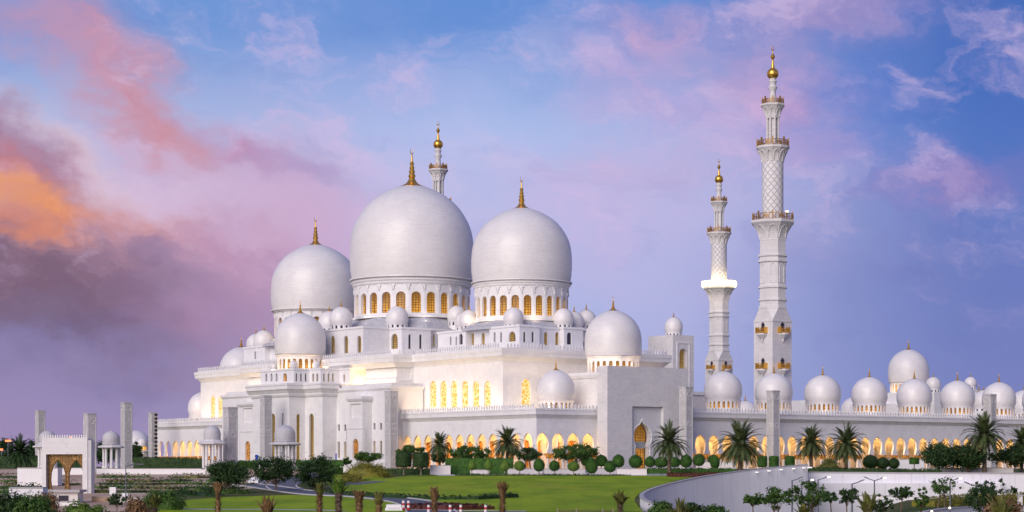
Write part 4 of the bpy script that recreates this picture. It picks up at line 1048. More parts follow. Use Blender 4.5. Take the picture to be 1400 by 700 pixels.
def strip(name, pts, width, m, lift=.03, kerb=True, zf=None, cross=4):
    """road or path along photo points"""
    zf = zf or (lambda x, y: zl(y))
    P = [Vector(G(*p)) for p in pts]; fine = []
    for i in range(len(P) - 1):
        a, b_, c, d = P[max(i - 1, 0)], P[i], P[i + 1], P[min(i + 2, len(P) - 1)]
        for k in range(8):
            t = k / 8; fine.append(.5 * (2 * b_ + (c - a) * t + (2 * a - 5 * b_ + 4 * c - d) * t * t + (-a + 3 * b_ - 3 * c + d) * t ** 3))
    fine.append(P[-1]); b = MB(); n = cross + 1; vs = []; eL = []; eR = []
    for i, p in enumerate(fine):
        d = (fine[min(i + 1, len(fine) - 1)] - fine[max(i - 1, 0)]).normalized(); nr = Vector((d.y, -d.x))
        for k in range(n):
            q = p + nr * width * (k / cross - .5); vs.append((q.x, q.y, zf(q.x, q.y) + lift))
        eL.append(p - nr * width * .5); eR.append(p + nr * width * .5)
    b.add(vs, [(j * n + i, j * n + i + 1, (j + 1) * n + i + 1, (j + 1) * n + i) for j in range(len(fine) - 1) for i in range(cross)])
    o = b.build(name, M[m], smooth=30); o['kind'] = 'structure'
    if kerb:
        for e in (eL, eR):
            kb = MB(); kb.tube([(q.x, q.y, zf(q.x, q.y) + .06) for q in e], [.13] * len(e), 4); ko = kb.build('kerb', M['kerb']); ko['kind'] = 'structure'
    return o
# lawns, sand, paving
sheet('lawn', [(650.5, 560, 958), (652, 545, 950), (654, 530, 940), (657, 505, 926), (662, 480, 907), (667, 468, 890), (672, 470, 878), (677, 520, 872), (681, 575, 868), (686, 590, 868), (692, 580, 872), (700, 560, 880)], 'lawn', .03)
sheet('lawn', [(677, 395, 520), (680, 300, 560), (684, 250, 592), (690, 235, 598), (696, 225, 560), (705, 200, 560)], 'lawn', .03)
sheet('lawn', [(640.5, 370, 560), (645, 430, 540), (650, 440, 530), (656, 450, 520)], 'lawn', .025)
sheet('field', [(640.2, -120, 400), (646, -130, 420), (655, -140, 400), (665, -150, 372), (673, -160, 300), (680, -180, 240), (700, -200, 200)], 'sand', .025)
sheet('forecourt', [(640.1, 560, 960), (643, 565, 1000), (646, 575, 1010), (650.4, 600, 945)], 'paving', .02)
strip('road', [(318, 661), (355, 665), (395, 671), (440, 676.5), (500, 679.5), (545, 684), (575, 690), (590, 700), (596, 720)], 5.0, 'asphalt', .05)
strip('road', [(395, 671), (385, 664), (404, 656), (430, 649), (452, 646)], 4.5, 'asphalt', .06)
strip('path', [(478, 663), (500, 660.5), (520, 658)], 3, 'asphalt', .055, False)

# ------------------------------------------------------------------ walls of the grounds
def ribbon(name, label, cat, pts, thick, m, group=None, cope=None):
    """free-standing wall; pts: (x, y, zbottom, ztop)"""
    b = MB(); vs = []; n = len(pts)
    for i, (x, y, z0, z1) in enumerate(pts):
        a = Vector(pts[max(i - 1, 0)][:2]); c = Vector(pts[min(i + 1, n - 1)][:2]); d = (c - a).normalized(); nr = Vector((d.y, -d.x)) * thick / 2
        vs += [(x + nr.x, y + nr.y, z0), (x + nr.x, y + nr.y, z1), (x - nr.x, y - nr.y, z1), (x - nr.x, y - nr.y, z0)]
    fs = []
    for i in range(n - 1):
        for k in range(4): fs.append((i * 4 + k, (i + 1) * 4 + k, (i + 1) * 4 + (k + 1) % 4, i * 4 + (k + 1) % 4))
    fs += [(0, 1, 2, 3), tuple(4 * (n - 1) + q for q in (3, 2, 1, 0))]
    b.add(vs, fs)
    if cope:
        t = thing(name, label, cat, (pts[0][0], pts[0][1], pts[0][2]), group=group); b.build('wall', M[m], t); c = MB()
        ins = [(x, y, z1 + .004, z1 + cope) for x, y, z0, z1 in pts]; k = ribbon_verts(ins, thick + min(.24, thick * .4)); c.add(*k); c.build('coping', M['kerb'], t); return t
    return tag(b.build(name, M[m]), label, cat, group)
def ribbon_verts(pts, thick):
    vs = []; n = len(pts); fs = []
    for i, (x, y, z0, z1) in enumerate(pts):
        a = Vector(pts[max(i - 1, 0)][:2]); c = Vector(pts[min(i + 1, n - 1)][:2]); d = (c - a).normalized(); nr = Vector((d.y, -d.x)) * thick / 2
        vs += [(x + nr.x, y + nr.y, z0), (x + nr.x, y + nr.y, z1), (x - nr.x, y - nr.y, z1), (x - nr.x, y - nr.y, z0)]
    for i in range(n - 1):
        for k in range(4): fs.append((i * 4 + k, (i + 1) * 4 + k, (i + 1) * 4 + (k + 1) % 4, i * 4 + (k + 1) % 4))
    return vs, fs + [(0, 1, 2, 3), tuple(4 * (n - 1) + q for q in (3, 2, 1, 0))]
ribbon('retaining_wall', 'long smooth lavender-grey retaining wall sweeping up from the lawn edge', 'wall', smooth_pts(raw), .34, 'retain', cope=.10)
pts = [(x, y, z) for x, y, _, z in smooth_pts(raw, 12) if x / y > .122 and y > 240]
for i, (x, y, z) in enumerate(pts[::4]):
    t = thing('wall_light', 'one of a string of small white lights along the top of the sweeping retaining wall', 'light', (x + .45, y - .4, z - .42), 0, 'lights along the sweeping wall')
    b = MB(); b.box((0, 0, .05), (.36, .2, .13), .4); b.build('lens', M['wall_lamp'], t, world=False); b = MB(); b.box((0, 0, .182), (.42, .26, .04), .4); b.build('hood', M['kerb'], t, world=False)
Yw = 344.4
ribbon('retaining_wall', 'straight pale retaining wall with a horizontal ledge, under the trees at lower right', 'wall', [(X(1103, 345), Yw, -11, Z(646.5, Yw)), (X(1240, 345), Yw, -11, Z(647.5, Yw)), (X(1700, 345), Yw, -11, Z(649, Yw))], .8, 'retain', cope=.22)
b = MB(); b.box(((X(1110, 343) + X(1370, 343)) / 2, 343.4, -11), (X(1370, 343) - X(1110, 343), 2.2, Z(660.5, 345) + 11)); tag(b.build('wall_plinth', M['retain']), 'stepped lower plinth projecting from the straight pale retaining wall', 'wall')
ribbon('wall_return', 'end return of the sweeping retaining wall where it meets the straight one', 'wall', [(X(1103, 256.6) - .5, 256.7, -11, .66), (X(1103, 300) - .5, 300, -11, .66), (X(1103, 344) - .5, 344, -11, .66)], .8, 'retain', cope=.2)
# low edge lights along the sweeping wall: bright blocks in its coping
sb = raw
def lowwall(label, px0, px1, yt, yb, Y, m='white', th=.5, name='low_wall', group=None, cat='wall'):
    return ribbon(name, label, cat, [(X(px0, Y), Y, Z(yb, Y) - .3, Z(yt, Y)), (X(px1, Y), Y, Z(yb, Y) - .3, Z(yt, Y))], th, m, group, cope=.08)
lowwall('long low white garden wall behind the sandy field at left', 131, 300, 641.0, 649.5, 400, 'white')
lowwall('white garden wall seen through the bronze gateway screen', 72, 128, 640, 651, 396, 'white')
lowwall('thick white wall block left of the bronze gateway', 27, 82, 640, 661, 300, 'white', 3)
lowwall('lavender-white wall block in front of the gateway, lower left corner', 16, 62, 667, 684, 190, 'retain', 2)
for i, (a, b_, yt, yb, lab) in enumerate(((694, 742, 641, 648, 'pale planter wall under the round topiaries, leftmost long piece'), (744, 800, 641.3, 648, 'pale planter wall behind the middle front topiaries'),
        (806, 842, 640.5, 648.5, 'pale planter wall just left of the portal steps'), (843, 884, 641, 652, 'large pale stone planter block at the portal steps'),
        (952, 1003, 631.5, 641.5, 'pale planter wall left of the biggest palm'), (588, 616, 636.5, 647, 'cream base wall behind the smallest date palm'),
        (575, 592, 655, 661, 'unused'), (643, 669, 642.5, 648, 'small cream bench block between two lollipop topiaries'))):
    if lab == 'unused': continue
    Y = 398 if yb < 651 else 392
    if a == 952: Y = 440
    lowwall(lab, a, b_, yt, yb, Y, 'cream', 1.2, 'planter_wall')
for px, py, w, lab in ((474, 642, 4.5, 'upper white utility cabinet on the shrub bank'), (482.5, 647.5, 4.5, 'lower white utility cabinet on the shrub bank')):
    Y = 385; s_ = 1.2; t = thing('utility_cabinet', lab, 'cabinet', (X(px, Y), Y, Z(py + 3.4, Y) - .1))
    b = MB(); b.box((0, 0, 0), (1.25, .7, 1.0)); b.build('body', M['white'], t, world=False); b = MB(); b.box((0, 0, 1.0), (1.35, .8, .07)); b.build('lid', M['kerb'], t, world=False)
    b = MB(); b.box((0, -.36, .1), (.9, .03, .8)); b.build('door', M['cream'], t, world=False)
lowwall('long cream garden wall behind the dark tree mass at right', 1258, 1385, 640, 648, 372, 'cream', .6)
lowwall('white wall behind the small square shrub, right of the golden arches', 1210, 1262, 628, 642, 405, 'white', 3)

# ------------------------------------------------------------------ pylons
def pylon(px, yt, Y, w, ybase, label, lights=False):
    """square stone pylon with carved roundels; w = full width in photo pixels"""
    s_ = w * Y / (F * (UX + UY)); x = X(px, Y); zb = min(Z(ybase, Y), 0) - .3; h = Z(yt, Y) - zb
    t = thing('stone_pylon', label, 'pylon', (x, Y, zb), TH, 'stone pylons around the mosque')
    b = MB(); b.box((0, 0, 0), (s_, s_, h - .25)); b.box((0, 0, h - .246), (s_ * 1.06, s_ * 1.06, .25)); b.build('shaft', M['pylon'], t, world=False)
    rn = MB()
    for f, (nx, ny) in enumerate(((-1, 0), (0, -1))):
        n_ = Vector((nx, ny)); d_ = Vector((-ny, nx))
        for z in (h - 1.7, h * .55, h * .1 + .6):
            c = n_ * (s_ / 2)
            for q in range(12):
                pass
            ring = [(c.x + n_.x * .05 + d_.x * math.cos(a) * s_ * .26, c.y + n_.y * .05 + d_.y * math.cos(a) * s_ * .26, z + math.sin(a) * s_ * .26) for a in [PI * k / 6 for k in range(13)]]
            rn.tube(ring, [.07] * 13, 4)
        for e in (-.42, .42):
            c = n_ * (s_ / 2 + .02) + d_ * e * s_; rn.box((c.x, c.y, .8), (.1, .1, h - 1.6))
        for z in (.8, h * .5 - .8, h * .5 + 1.6, h - .9):
            c = n_ * (s_ / 2 + .02); rn.box((c.x, c.y, z), (.1 if nx else s_ * .84, s_ * .84 if nx else .1, .1))
    rn.build('relief', M['marble_dull'], t, world=False)
    if lights:
        lb = MB(); k = int(h / 1.1)
        for q in range(k): lb.lathe([(.0, 0), (.5, .25), (.5, .6), (0, .85)], (s_ * .25, -s_ / 2 - .1, .8 + q * 1.1), 8)
        lb.build('chain', M['rubber'], t, world=False)
    return t
for a in ((938, 529, 447, 18.5, 640, 'square stone pylon standing right of the entrance block'), (1057, 534, 466, 18, 640, 'square stone pylon directly in front of the tallest minaret'),
          (1353.5, 539, 496, 17.5, 640, 'square stone pylon rising between two arcade domes near the right edge'), (535, 534.5, 468, 18.5, 640, 'square stone pylon at the right corner of the marble facade'),
          (315, 556.5, 430, 20.5, 640, 'broad square stone pylon right of the domed pavilion, left of the hall'), (363.5, 540.5, 489, 17, 640, 'square stone pylon against the left side of the stepped tower'),
          (173, 550, 505, 16.5, 645, 'tallest pylon of the left group, beside the domed pavilion'), (123, 565, 400, 18.5, 664, 'square stone pylon attached behind the gateway'),
          (55, 561, 560, 14.5, 640, 'leftmost square stone pylon, behind the gateway'),): pylon(*a)
pylon(209, 564, 560, 12.5, 640, 'slim pylon with a string of dark discs, at the left end of the hall', True)

# ------------------------------------------------------------------ domed pavilions
def pavilion(px, Y, wroof, yroof, ydome, dd_, ybase, label, lit_=False):
    k = Y / F; x = X(px, Y); zb = Z(ybase, Y); zr_ = Z(yroof, Y); rd = dd_ * k / 2; rr = wroof * k / 2
    t = thing('domed_pavilion', label, 'pavilion', (x, Y, zb), TH, 'domed garden pavilions')
    h = zr_ - zb; n = 8
    b = MB(); b.lathe([(rr * .52, h - .1), (rr * .94, h), (rr, h + .12), (rr, h + .32), (rr * .62, h + .75), (rr * .60, h + 1.0), (0, h + 1.05)], n=8, phase=R(22.5)); b.build('canopy', M['marble_dull'], t, world=False)
    hd = Z(ydome, Y) - zr_ - .9
    b = MB(); b.lathe([(rd * 1.02, 0), (rd * 1.02, .25), (rd * .955, .28)] + [(q * rd, .28 + z / 1.64 * hd) for q, z in DPS], n=32); o = b.build('dome', M['stone_grey'], t, 30, world=False, loc=(0, 0, h + .9))
    for i in range(8):
        a = R(45 * i + 22.5); b = MB(); c = (rr * .56 * math.cos(a), rr * .56 * math.sin(a), 0)
        b.lathe([(.42, 0), (.42, .4), (.30, .5), (.28, h - .6), (.42, h - .1), (.42, h)], n=10); o = b.build('column', M['marble'], t, 30, world=False, loc=c)
    b = MB(); b.lathe([(rr * .72, -.6), (rr * .72, 0), (0, 0)], n=8, phase=R(22.5)); b.build('floor', M['paving'], t, world=False)
    return t
pavilion(389.5, 455, 45, 608.5, 582.5, 29, 640.5, 'domed pavilion in front of the tall stepped tower')
pavilion(290, 425, 42, 607.5, 583, 23.5, 644, 'domed pavilion with slim columns, left of the broad pylon')
pavilion(152, 455, 36, 612.5, 590.5, 24, 640, 'domed pavilion left of the tallest left-hand pylon')
pavilion(65, 430, 40, 612, 590, 23, 641, 'domed pavilion half hidden behind the bronze gateway')
kg = thing('kiosk', 'small domed kiosk glowing with warm lamps beside the slim pylon', 'kiosk', (X(194, 600), 600, 0))
b = MB(); b.lathe([(1.9, -.5), (1.9, 4.8), (2.3, 5.0), (2.3, 5.4), (1.5, 5.5)], (X(194, 600), 600, 0), 12); b.build('body', M['cream'], kg)
b = MB(); b.lathe([(1.45, 5.4), (1.45, 6.6)], (X(194, 600), 600, 0), 12, caps=False); b.build('lamp_ring', M['glow'], kg)
b = MB(); b.lathe([(1.6, 6.6)] + [(q * 1.6, 6.6 + z * 1.6) for q, z in DPS], (X(194, 600), 600, 0), 24); b.build('dome', M['dome'], kg, 30)
dk = thing('domed_hall', 'distant dome on a pale drum behind the tallest left pylon', 'building', (X(186, 640), 640, 0))
b = MB(); b.lathe([(4.6, -.5), (4.6, 5.4), (4.9, 5.5), (4.9, 5.8), (4.4, 5.9)], (X(186, 640), 640, 0), 16); b.build('wall', M['marble_dull'], dk)
b = MB(); b.lathe([(q * 4.5, 5.9 + z * 3.9) for q, z in DPS], (X(186, 640), 640, 0), 32); b.build('dome', M['dome'], dk, 30)

# ------------------------------------------------------------------ gateway with carved screen
Yg = 262
gw = thing('gateway', 'white gateway frame with carved bronze double-arch screen, lower left', 'gateway', (X(90, Yg), Yg, Z(690, Yg)))
gx0, gx1 = X(57.5, Yg + .8), X(119.5, Yg - .8); gd_ = Vector((gx1 - gx0, -1.6)); gl = gd_.length; gu = gd_ / gl; gn = Vector((-gu.y, gu.x)); g0 = Vector((gx0, Yg + .8))
def gp(s_, dpt=0): q = g0 + gu * s_ + gn * dpt; return (q.x, q.y)
zt_, zb_ = Z(604, Yg), Z(692, Yg); lw_ = .72
fr = MB()
fr.wall(gp(0), gp(gl), zb_, zt_ + .5, notches=[[(lw_ * .8, zb_), (lw_ * .8, Z(621, Yg)), (gl - lw_, Z(621, Yg)), (gl - lw_, zb_)]], depth=1.5)
fr.prism([gp(0), gp(gl), gp(gl, 1.5), gp(0, 1.5)], zt_ + .5, zt_ + .55)
for s0, s1 in ((0, lw_ * .8), (gl - lw_, gl)): fr.prism([gp(s0, .01), gp(s1, .01), gp(s1, 1.5), gp(s0, 1.5)], zb_, zt_ + .4)
fr.build('frame', M['marble_dull'], gw)
q = MB(); q.merlons([gp(0), gp(gl)], zt_ + .54, .42, .2, .34, -.1, .12, closed=False); q.build('parapet', M['marble'], gw)
scr = MB(); iw = gl - lw_ * 1.8; cs = (lw_ * .8 + iw * .27, lw_ * .8 + iw * .77); zs = Z(621, Yg)
def lobe(c):
    H = zs - zb_; w = iw * .205
    pr = [(.86, zb_), (.80, zb_ + H * .10), (.62, zb_ + H * .2) , (.95, zb_ + H * .36), (1.06, zb_ + H * .5), (1.0, zb_ + H * .64), (.70, zb_ + H * .78), (.30, zb_ + H * .86), (0, zb_ + H * .90)]
    return [(c - a * w, z) for a, z in pr] + [(c + a * w, z) for a, z in pr[:-1]][::-1]
scr.wall(gp(0, .7), gp(gl, .7), zb_, zs, notches=[[(q_[0], q_[1]) for q_ in lobe(c)] for c in cs], depth=.3)
scr.build('screen', M['gatework'], gw)
for c in cs:
    o = lobe(c); b = MB(); b.tube([(*gp(a, .66), z) for a, z in o], [.09] * len(o), 4); b.build('arch_moulding', M['bronze'], gw)
b = MB(); b.prism([gp(gl + .004, .10), gp(gl + .40, .3), gp(gl + .40, 1.3), gp(gl + .004, 1.5)], zb_, zt_ + .2); b.build('side_pier', M['marble_dull'], gw)
# gatehouse cabin under it
cb = thing('guard_cabin', 'small grey-white guard cabin with dark windows, at the foot of the gateway', 'cabin', (X(85, 225), 225, Z(697, 225)))
b = MB(); b.box((0, 0, 0), (4.2, 3, 2.0)); b.build('body', M['cream'], cb, world=False)
b = MB(); b.box((-.3, 0, 2.0), (5.4, 3.8, .3)); b.build('roof', M['kerb'], cb, world=False)
for e in (-.9, .5): b = MB(); b.box((e, -1.53, .8), (1.1, .08, .85)); b.build('window', M['win_dark'], cb, world=False)
lowwall('white wall in front of the guard cabin', 73, 108, 686, 700, 215, 'white', .6)
for px, w, yt, Y, lab in ((154.5, 8.5, 666, 240, 'white sign pillar with leaf emblem beside the road'), (171, 8, 674, 235, 'shorter white sign pillar right of the emblem pillar')):
    k = Y / F; zz = Z(706, Y); t = thing('sign_pillar', lab, 'pillar', (X(px, Y), Y, zz)); b = MB(); b.box((0, 0, 0), (w * k, .5, Z(yt, Y) - zz)); b.build('body', M['white'], t, world=False)
    if Y == 240:
        b = MB(); h = Z(yt, Y) - zz; pts = [(-.05, -.9), (.12, -.5), (.13, -.1), (.05, .3), (-.02, .5), (-.08, .1), (-.12, -.4)]
        b.add([(x, -.27, h - 1.3 + z) for x, z in pts] + [(x, -.25, h - 1.3 + z) for x, z in pts], [tuple(range(7)), tuple(range(13, 6, -1))]); b.build('emblem', M['bronze'], t, world=False)
lowwall('low ochre masonry wall right of the gateway', 126, 152, 679, 700, 228, 'ochre_wall' if False else 'sand', .5)
lowwall('low cream masonry wall behind the roadside shrubs', 160, 204, 680, 700, 226, 'cream', .5)

# ------------------------------------------------------------------ plants
rng = random.Random(7)
def rv(r): 
    while True:
        v = Vector((r.uniform(-1, 1), r.uniform(-1, 1), r.uniform(-1, 1)))
        if .05 < v.length < 1: return v.normalized()
def leaf(b, p, n_, sz, r):
    t = n_.cross(rv(r))
    if t.length < .05: t = Vector((1, 0, 0))
    t.normalize(); s_ = n_.cross(t) * (sz * r.uniform(.32, .5)); t = t * (sz * r.uniform(.7, 1.2))
    b.add((p - t, p - s_ * 1.0 + t * .1, p + t, p + s_ * 1.0 + t * .1), ((0, 1, 2, 3),))
def crown(seed, rx, rz, nclump, nleaf, sz, squash=.85, open_=.5, wisp=False):
    """clumps of leaves on irregular limbs, centred on 0"""
    r = random.Random(seed); b = MB(); cl = []
    for i in range(nclump):
        d = rv(r); rad = r.uniform(open_, 1.0) ** .7
        if d.z < 0: d.z *= .75
        cl.append((Vector((d.x * rx * rad * .80, d.y * rx * rad * .80, d.z * rz * rad * .82)) * (1.12 if wisp else 1), r.uniform(.13, .26) * min(rx, rz * 1.5) if wisp else r.uniform(.22, .36) * min(rx, rz * 1.5)))
    for c, cr in cl:
        for k in range(nleaf):
            d = rv(r); q = c + Vector((d.x, d.y, d.z * squash)) * cr * min(abs(r.gauss(.35, .5)), 1.35)
            leaf(b, q, (d + rv(r) * .9 + Vector((0, 0, .35))).normalized(), sz * r.uniform(.6, 1.3), r)
    return b, [c for c, _ in cl]
def tree(label, px, Y, yt, wpx, yb, m='leaf_mid', seed=1, name='tree', cat='tree', trunks=1, dens=1.0, ycr=None, bark='bark', group=None, open_=.45, leafsz=None):
    """yt crown top, yb foot, wpx crown width in photo pixels, ycr crown underside"""
    k = Y / F; x = X(px, Y); zb = Z(yb, Y); zt = Z(yt, Y); ycr = ycr or yt + (yb - yt) * .68; zc0 = Z(ycr, Y); rx = wpx * k / 2; rz = (zt - zc0) / 2; cz = (zt + zc0) / 2 - zb
    t = thing(name, label, cat, (x, Y, zb), 0, group)
    sz = leafsz or max(.18, 1.7 * k)
    ncl = int(44 * dens); b, cl = crown(seed, rx * 1.14, rz * 1.10, ncl, int((60 if leafsz else 85) * dens), sz, open_=open_, wisp=bool(leafsz))
    b.build('crown', M[m], t, world=False, loc=(0, 0, cz))
    r = random.Random(seed + 9); tb = MB(); tr = max(.05, rx * .042)
    for q in range(trunks):
        ox = (q - (trunks - 1) / 2) * rx * .4; base = Vector((ox, 0, -.3)); mid = Vector((ox * .8 + r.uniform(-.1, .1) * rx, r.uniform(-.1, .1) * rx, (cz - rz) * .95)); 
        tb.tube([base, base.lerp(mid, .5) + Vector((r.uniform(-.08, .08), 0, 0)), mid, (ox * .5, 0, cz - rz * .2)], [tr * 1.25, tr, tr * .85, tr * .5], 7)
        for c in cl[q * 6:q * 6 + 6 if trunks > 1 else 9]:
            e = c * .7 + Vector((0, 0, cz)); tb.tube([mid, mid.lerp(e, .5) + Vector((0, 0, -.08 * rz)), e], [tr * .45, tr * .28, tr * .10], 5)
    tb.build('trunk', M[bark], t, world=False)
    return t
def topiary_mesh(kind, seed=1):
    """unit clipped crown: solid leafy skin of small leaves"""
    r = random.Random(seed); b = MB()
    prof = {'ball': [(.0, -.95), (.45, -.9), (.82, -.62), (.98, -.2), (.96, .2), (.78, .6), (.45, .88), (.12, 1.02), (0, 1.06)],
            'drum': [(0, -1), (.88, -1), (.97, -.9), (1, .5), (.98, .85), (.9, .98), (0, 1)],
            'egg': [(0, -.98), (.6, -.92), (.95, -.55), (1, -.15), (.85, .3), (.55, .72), (.22, 1.0), (0, 1.08)]}[kind]
    core = MB(); core.lathe([(q * .93, z * .93) for q, z in prof], n=18); b.v += core.v; b.f += core.f
    n = 1500
    segs = []; tot = 0
    for (r0, z0), (r1, z1) in zip(prof, prof[1:]):
        a = (r0 + r1) / 2 * math.hypot(r1 - r0, z1 - z0); tot += a; segs.append((tot, r0, z0, r1, z1))
    for i in range(n):
        u_ = r.random() * tot
        for s_ in segs:
            if u_ <= s_[0]: break
        _, r0, z0, r1, z1 = s_; t = r.random(); rr = r0 + (r1 - r0) * t; z = z0 + (z1 - z0) * t; a = r.uniform(0, 2 * PI)
        nr = Vector(((z1 - z0) * math.cos(a), (z1 - z0) * math.sin(a), r0 - r1)).normalized()
        p = Vector((rr * math.cos(a), rr * math.sin(a), z)) * r.uniform(.94, 1.035)
        leaf(b, p, (nr + rv(r) * .8).normalized(), r.uniform(.06, .11), r)
    return b
TOP = {k: topiary_mesh(k, i + 3) for i, k in enumerate(('ball', 'drum', 'egg'))}
TOPM = {}
def topiary(label, px, Y, yc, w, h, yb, kind='ball', m='leaf_clip', group='clipped topiaries on the forecourt'):
    if (kind, m) not in TOPM: TOPM[kind, m] = TOP[kind].mesh('crown', M[m])
    k = Y / F; zb = Z(yb, Y); t = thing('topiary', label, 'topiary', (X(px, Y), Y, zb), 0, group)
    c = child('crown', TOPM[kind, m], t, (0, 0, Z(yc, Y) - zb), rng.uniform(0, 6)); c.scale = (w * k / 2, w * k / 2, h * k / 2)
    b = MB(); b.lathe([(.16, -.3), (.11, .3), (.10, Z(yc, Y) - zb)], n=7); b.build('trunk', M['bark_pale'], t, world=False)
    return t
ORD = ['first', 'second', 'third', 'fourth', 'fifth', 'sixth', 'seventh', 'eighth', 'ninth', 'tenth', 'eleventh', 'twelfth', 'thirteenth', 'fourteenth']
for i, (px, yc, w, h) in enumerate([(645, 636, 12, 14), (667.5, 636, 12, 14), (690, 636.5, 13, 14), (710.5, 637, 16, 14), (737, 636, 16, 18), (758, 637, 15, 15), (784, 637.5, 17, 14), (809, 637, 17, 22), (834, 638, 17, 16)]):
    topiary(ORD[i] + ' lollipop topiary from the left in the front row by the lawn', px, 392, yc, w, h, 648.5, 'egg' if i in (0, 1, 2) else 'ball', 'leaf_light' if i < 4 or i == 6 else 'leaf_clip')
for i, (px, yc, w, h) in enumerate([(800.5, 630, 13, 15), (822, 630, 18, 16), (845.5, 630.5, 17, 18), (869, 631, 19, 18), (888.5, 631.5, 15, 15), (904, 632, 20, 15), (922, 632, 18, 14), (938, 630.5, 17, 18), (955.5, 629, 17, 17), (975, 628, 16, 12)]):
    topiary(ORD[i] + ' round dark topiary from the left in the back row near the portal', px, 412, yc, w, h, 641, 'ball', 'leaf_clip')
topiary('round lollipop topiary standing in front of the planter wall by the biggest palm', 977.5, 402, 631.5, 13, 18, 642.5, 'egg')
for px, lab in ((1058, 'cube-like clipped bush at the foot of the pylon before the tallest minaret'), (1080, 'cube-like clipped bush just right of that pylon'), (1042, 'small clipped bush between the biggest palm and the pylon')):
    topiary(lab, px, 425, 631, 14, 15, 641, 'drum')
topiary('left one of the pair of tall drum-clipped trees beside the facade pylon', 552, 398, 628.5, 23, 20, 648, 'drum', 'leaf_dark')
topiary('right one of the pair of tall drum-clipped trees beside the facade pylon', 575.5, 394, 628.5, 23, 21, 649, 'drum', 'leaf_dark')
topiary('small square-clipped tree before the white wall on the right', 1250, 395, 630, 14, 9, 641, 'drum')
for i, (px, w, yt) in enumerate(((1190, 22, 622), (1207, 18, 625), (1222, 16, 626))):
    topiary(('widest ', 'middle ', 'smallest ')[i] + 'dark rounded bush between the paired palms and the white wall', px, 392, (yt + 641) / 2, w, 641 - yt, 643, 'ball', 'leaf_dark')

def hedge(label, pts, w, m='leaf_clip', name='hedge', seed=3, dens=5.0, zt=None, rough=.12, cat='hedge', lf=.24):
    """pts: (px, Y, ytop, ybottom)"""
    P = [(X(px, Y), Y, Z(yb, Y) - .2, Z(yt, Y)) for px, Y, yt, yb in pts]; b = MB(); b.add(*ribbon_verts([(x, y, z0, z1 - .08) for x, y, z0, z1 in P], w)); r = random.Random(seed)
    for (x0, y0, a0, t0), (x1, y1, a1, t1) in zip(P, P[1:]):
        d = Vector((x1 - x0, y1 - y0)); Ls = d.length; d /= max(Ls, .01); nr = Vector((d.y, -d.x)); hgt = (t0 - a0 + t1 - a1) / 2
        if nr.y > 0: nr = -nr
        n = min(int(Ls * (hgt + w) * dens * 1.6), 9000)
        for i in range(n):
            t = r.random(); base = Vector((x0, y0)) + d * Ls * t; zb = a0 + (a1 - a0) * t; zt_ = t0 + (t1 - t0) * t
            if r.random() < hgt / (hgt + w): q = base + nr * (w / 2 + r.uniform(-.02, rough)); p = Vector((q.x, q.y, r.uniform(zb, zt_))); nn_ = Vector((nr.x, nr.y, .2))
            else: q = base + nr * r.uniform(-w / 2, w / 2); p = Vector((q.x, q.y, zt_ + r.uniform(-.08, rough))); nn_ = Vector((0, 0, 1))
            leaf(b, p, (nn_ + rv(r) * .8).normalized(), lf * r.uniform(.7, 1.3), r)
    return tag(b.build(name, M[m]), label, cat)
hedge('tall straight dark hedge behind the lollipop topiaries at left of the forecourt', [(609, 402, 626.5, 647.5), (702, 402, 626.5, 647.5)], 2.5, 'leaf_clip', seed=1)
hedge('long low clipped hedge along the back edge of the big lawn', [(622, 386, 648, 652.3), (720, 386, 648.4, 652.6), (862, 386, 649, 653)], 1.2, 'leaf_dark', seed=2)
hedge('green hedge in front of the portal steps, right part', [(884, 393, 640.5, 646.5), (1004, 393, 640.5, 646)], 2.0, 'leaf_clip', seed=4)
hedge('dark red-brown hedge band above the sweeping retaining wall', [(912, 372, 647, 655), (1000, 372, 645.5, 652)], 1.5, 'leaf_red', seed=5)
hedge('dark hedge line at the foot of the facade pylon', [(528, 404, 641, 648), (610, 404, 639.5, 646.5)], 1.5, 'leaf_dark', seed=6)
hedge('long dark hedge along the left arcade wing, behind the white garden wall', [(184, 440, 625, 641), (282, 440, 627, 641)], 3, 'leaf_dark', seed=7)
hedge('square dark hedge between the broad pylon and the stepped tower', [(326, 440, 630, 641), (352, 440, 630, 641)], 3, 'leaf_clip', seed=8)
hedge('low hedge line along the foot of the stepped tower', [(405, 438, 629.5, 636.5), (470, 438, 629.5, 636.5)], 2, 'leaf_clip', seed=9)
hedge('curved low hedge bounding the front of the big lawn', [(408, 282, 671, 675.5)] + [(px, Y, yt, yb) for px, Y, yt, yb in ((450, 262, 672, 678.5), (500, 248, 673.5, 681), (560, 240, 676.5, 683), (600, 236, 678, 684.5), (650, 236, 677.5, 684.5), (704, 244, 674, 681))], 1.0, 'leaf_dark', seed=10)
hedge('long dark hedge on top of the straight retaining wall', [(1105, 356, 640, 648), (1200, 356, 641, 648), (1285, 356, 642.5, 648.5)], 3, 'leaf_dark', seed=11)
hedge('dark maroon flower bed behind the red and white posts', [(566, 208, 690, 697), (610, 206, 689, 696), (662, 208, 690.5, 696)], 5.0, 'leaf_red', 'flower_bed', seed=12, cat='flower bed')
hedge('yellow-green hedge on the mound below the straight retaining wall', [(1262, 300, 684, 694), (1300, 306, 680.5, 690), (1345, 312, 677.5, 689), (1400, 316, 675.5, 688), (1480, 318, 675, 688)], 4, 'leaf_yellow', seed=13, rough=.4)
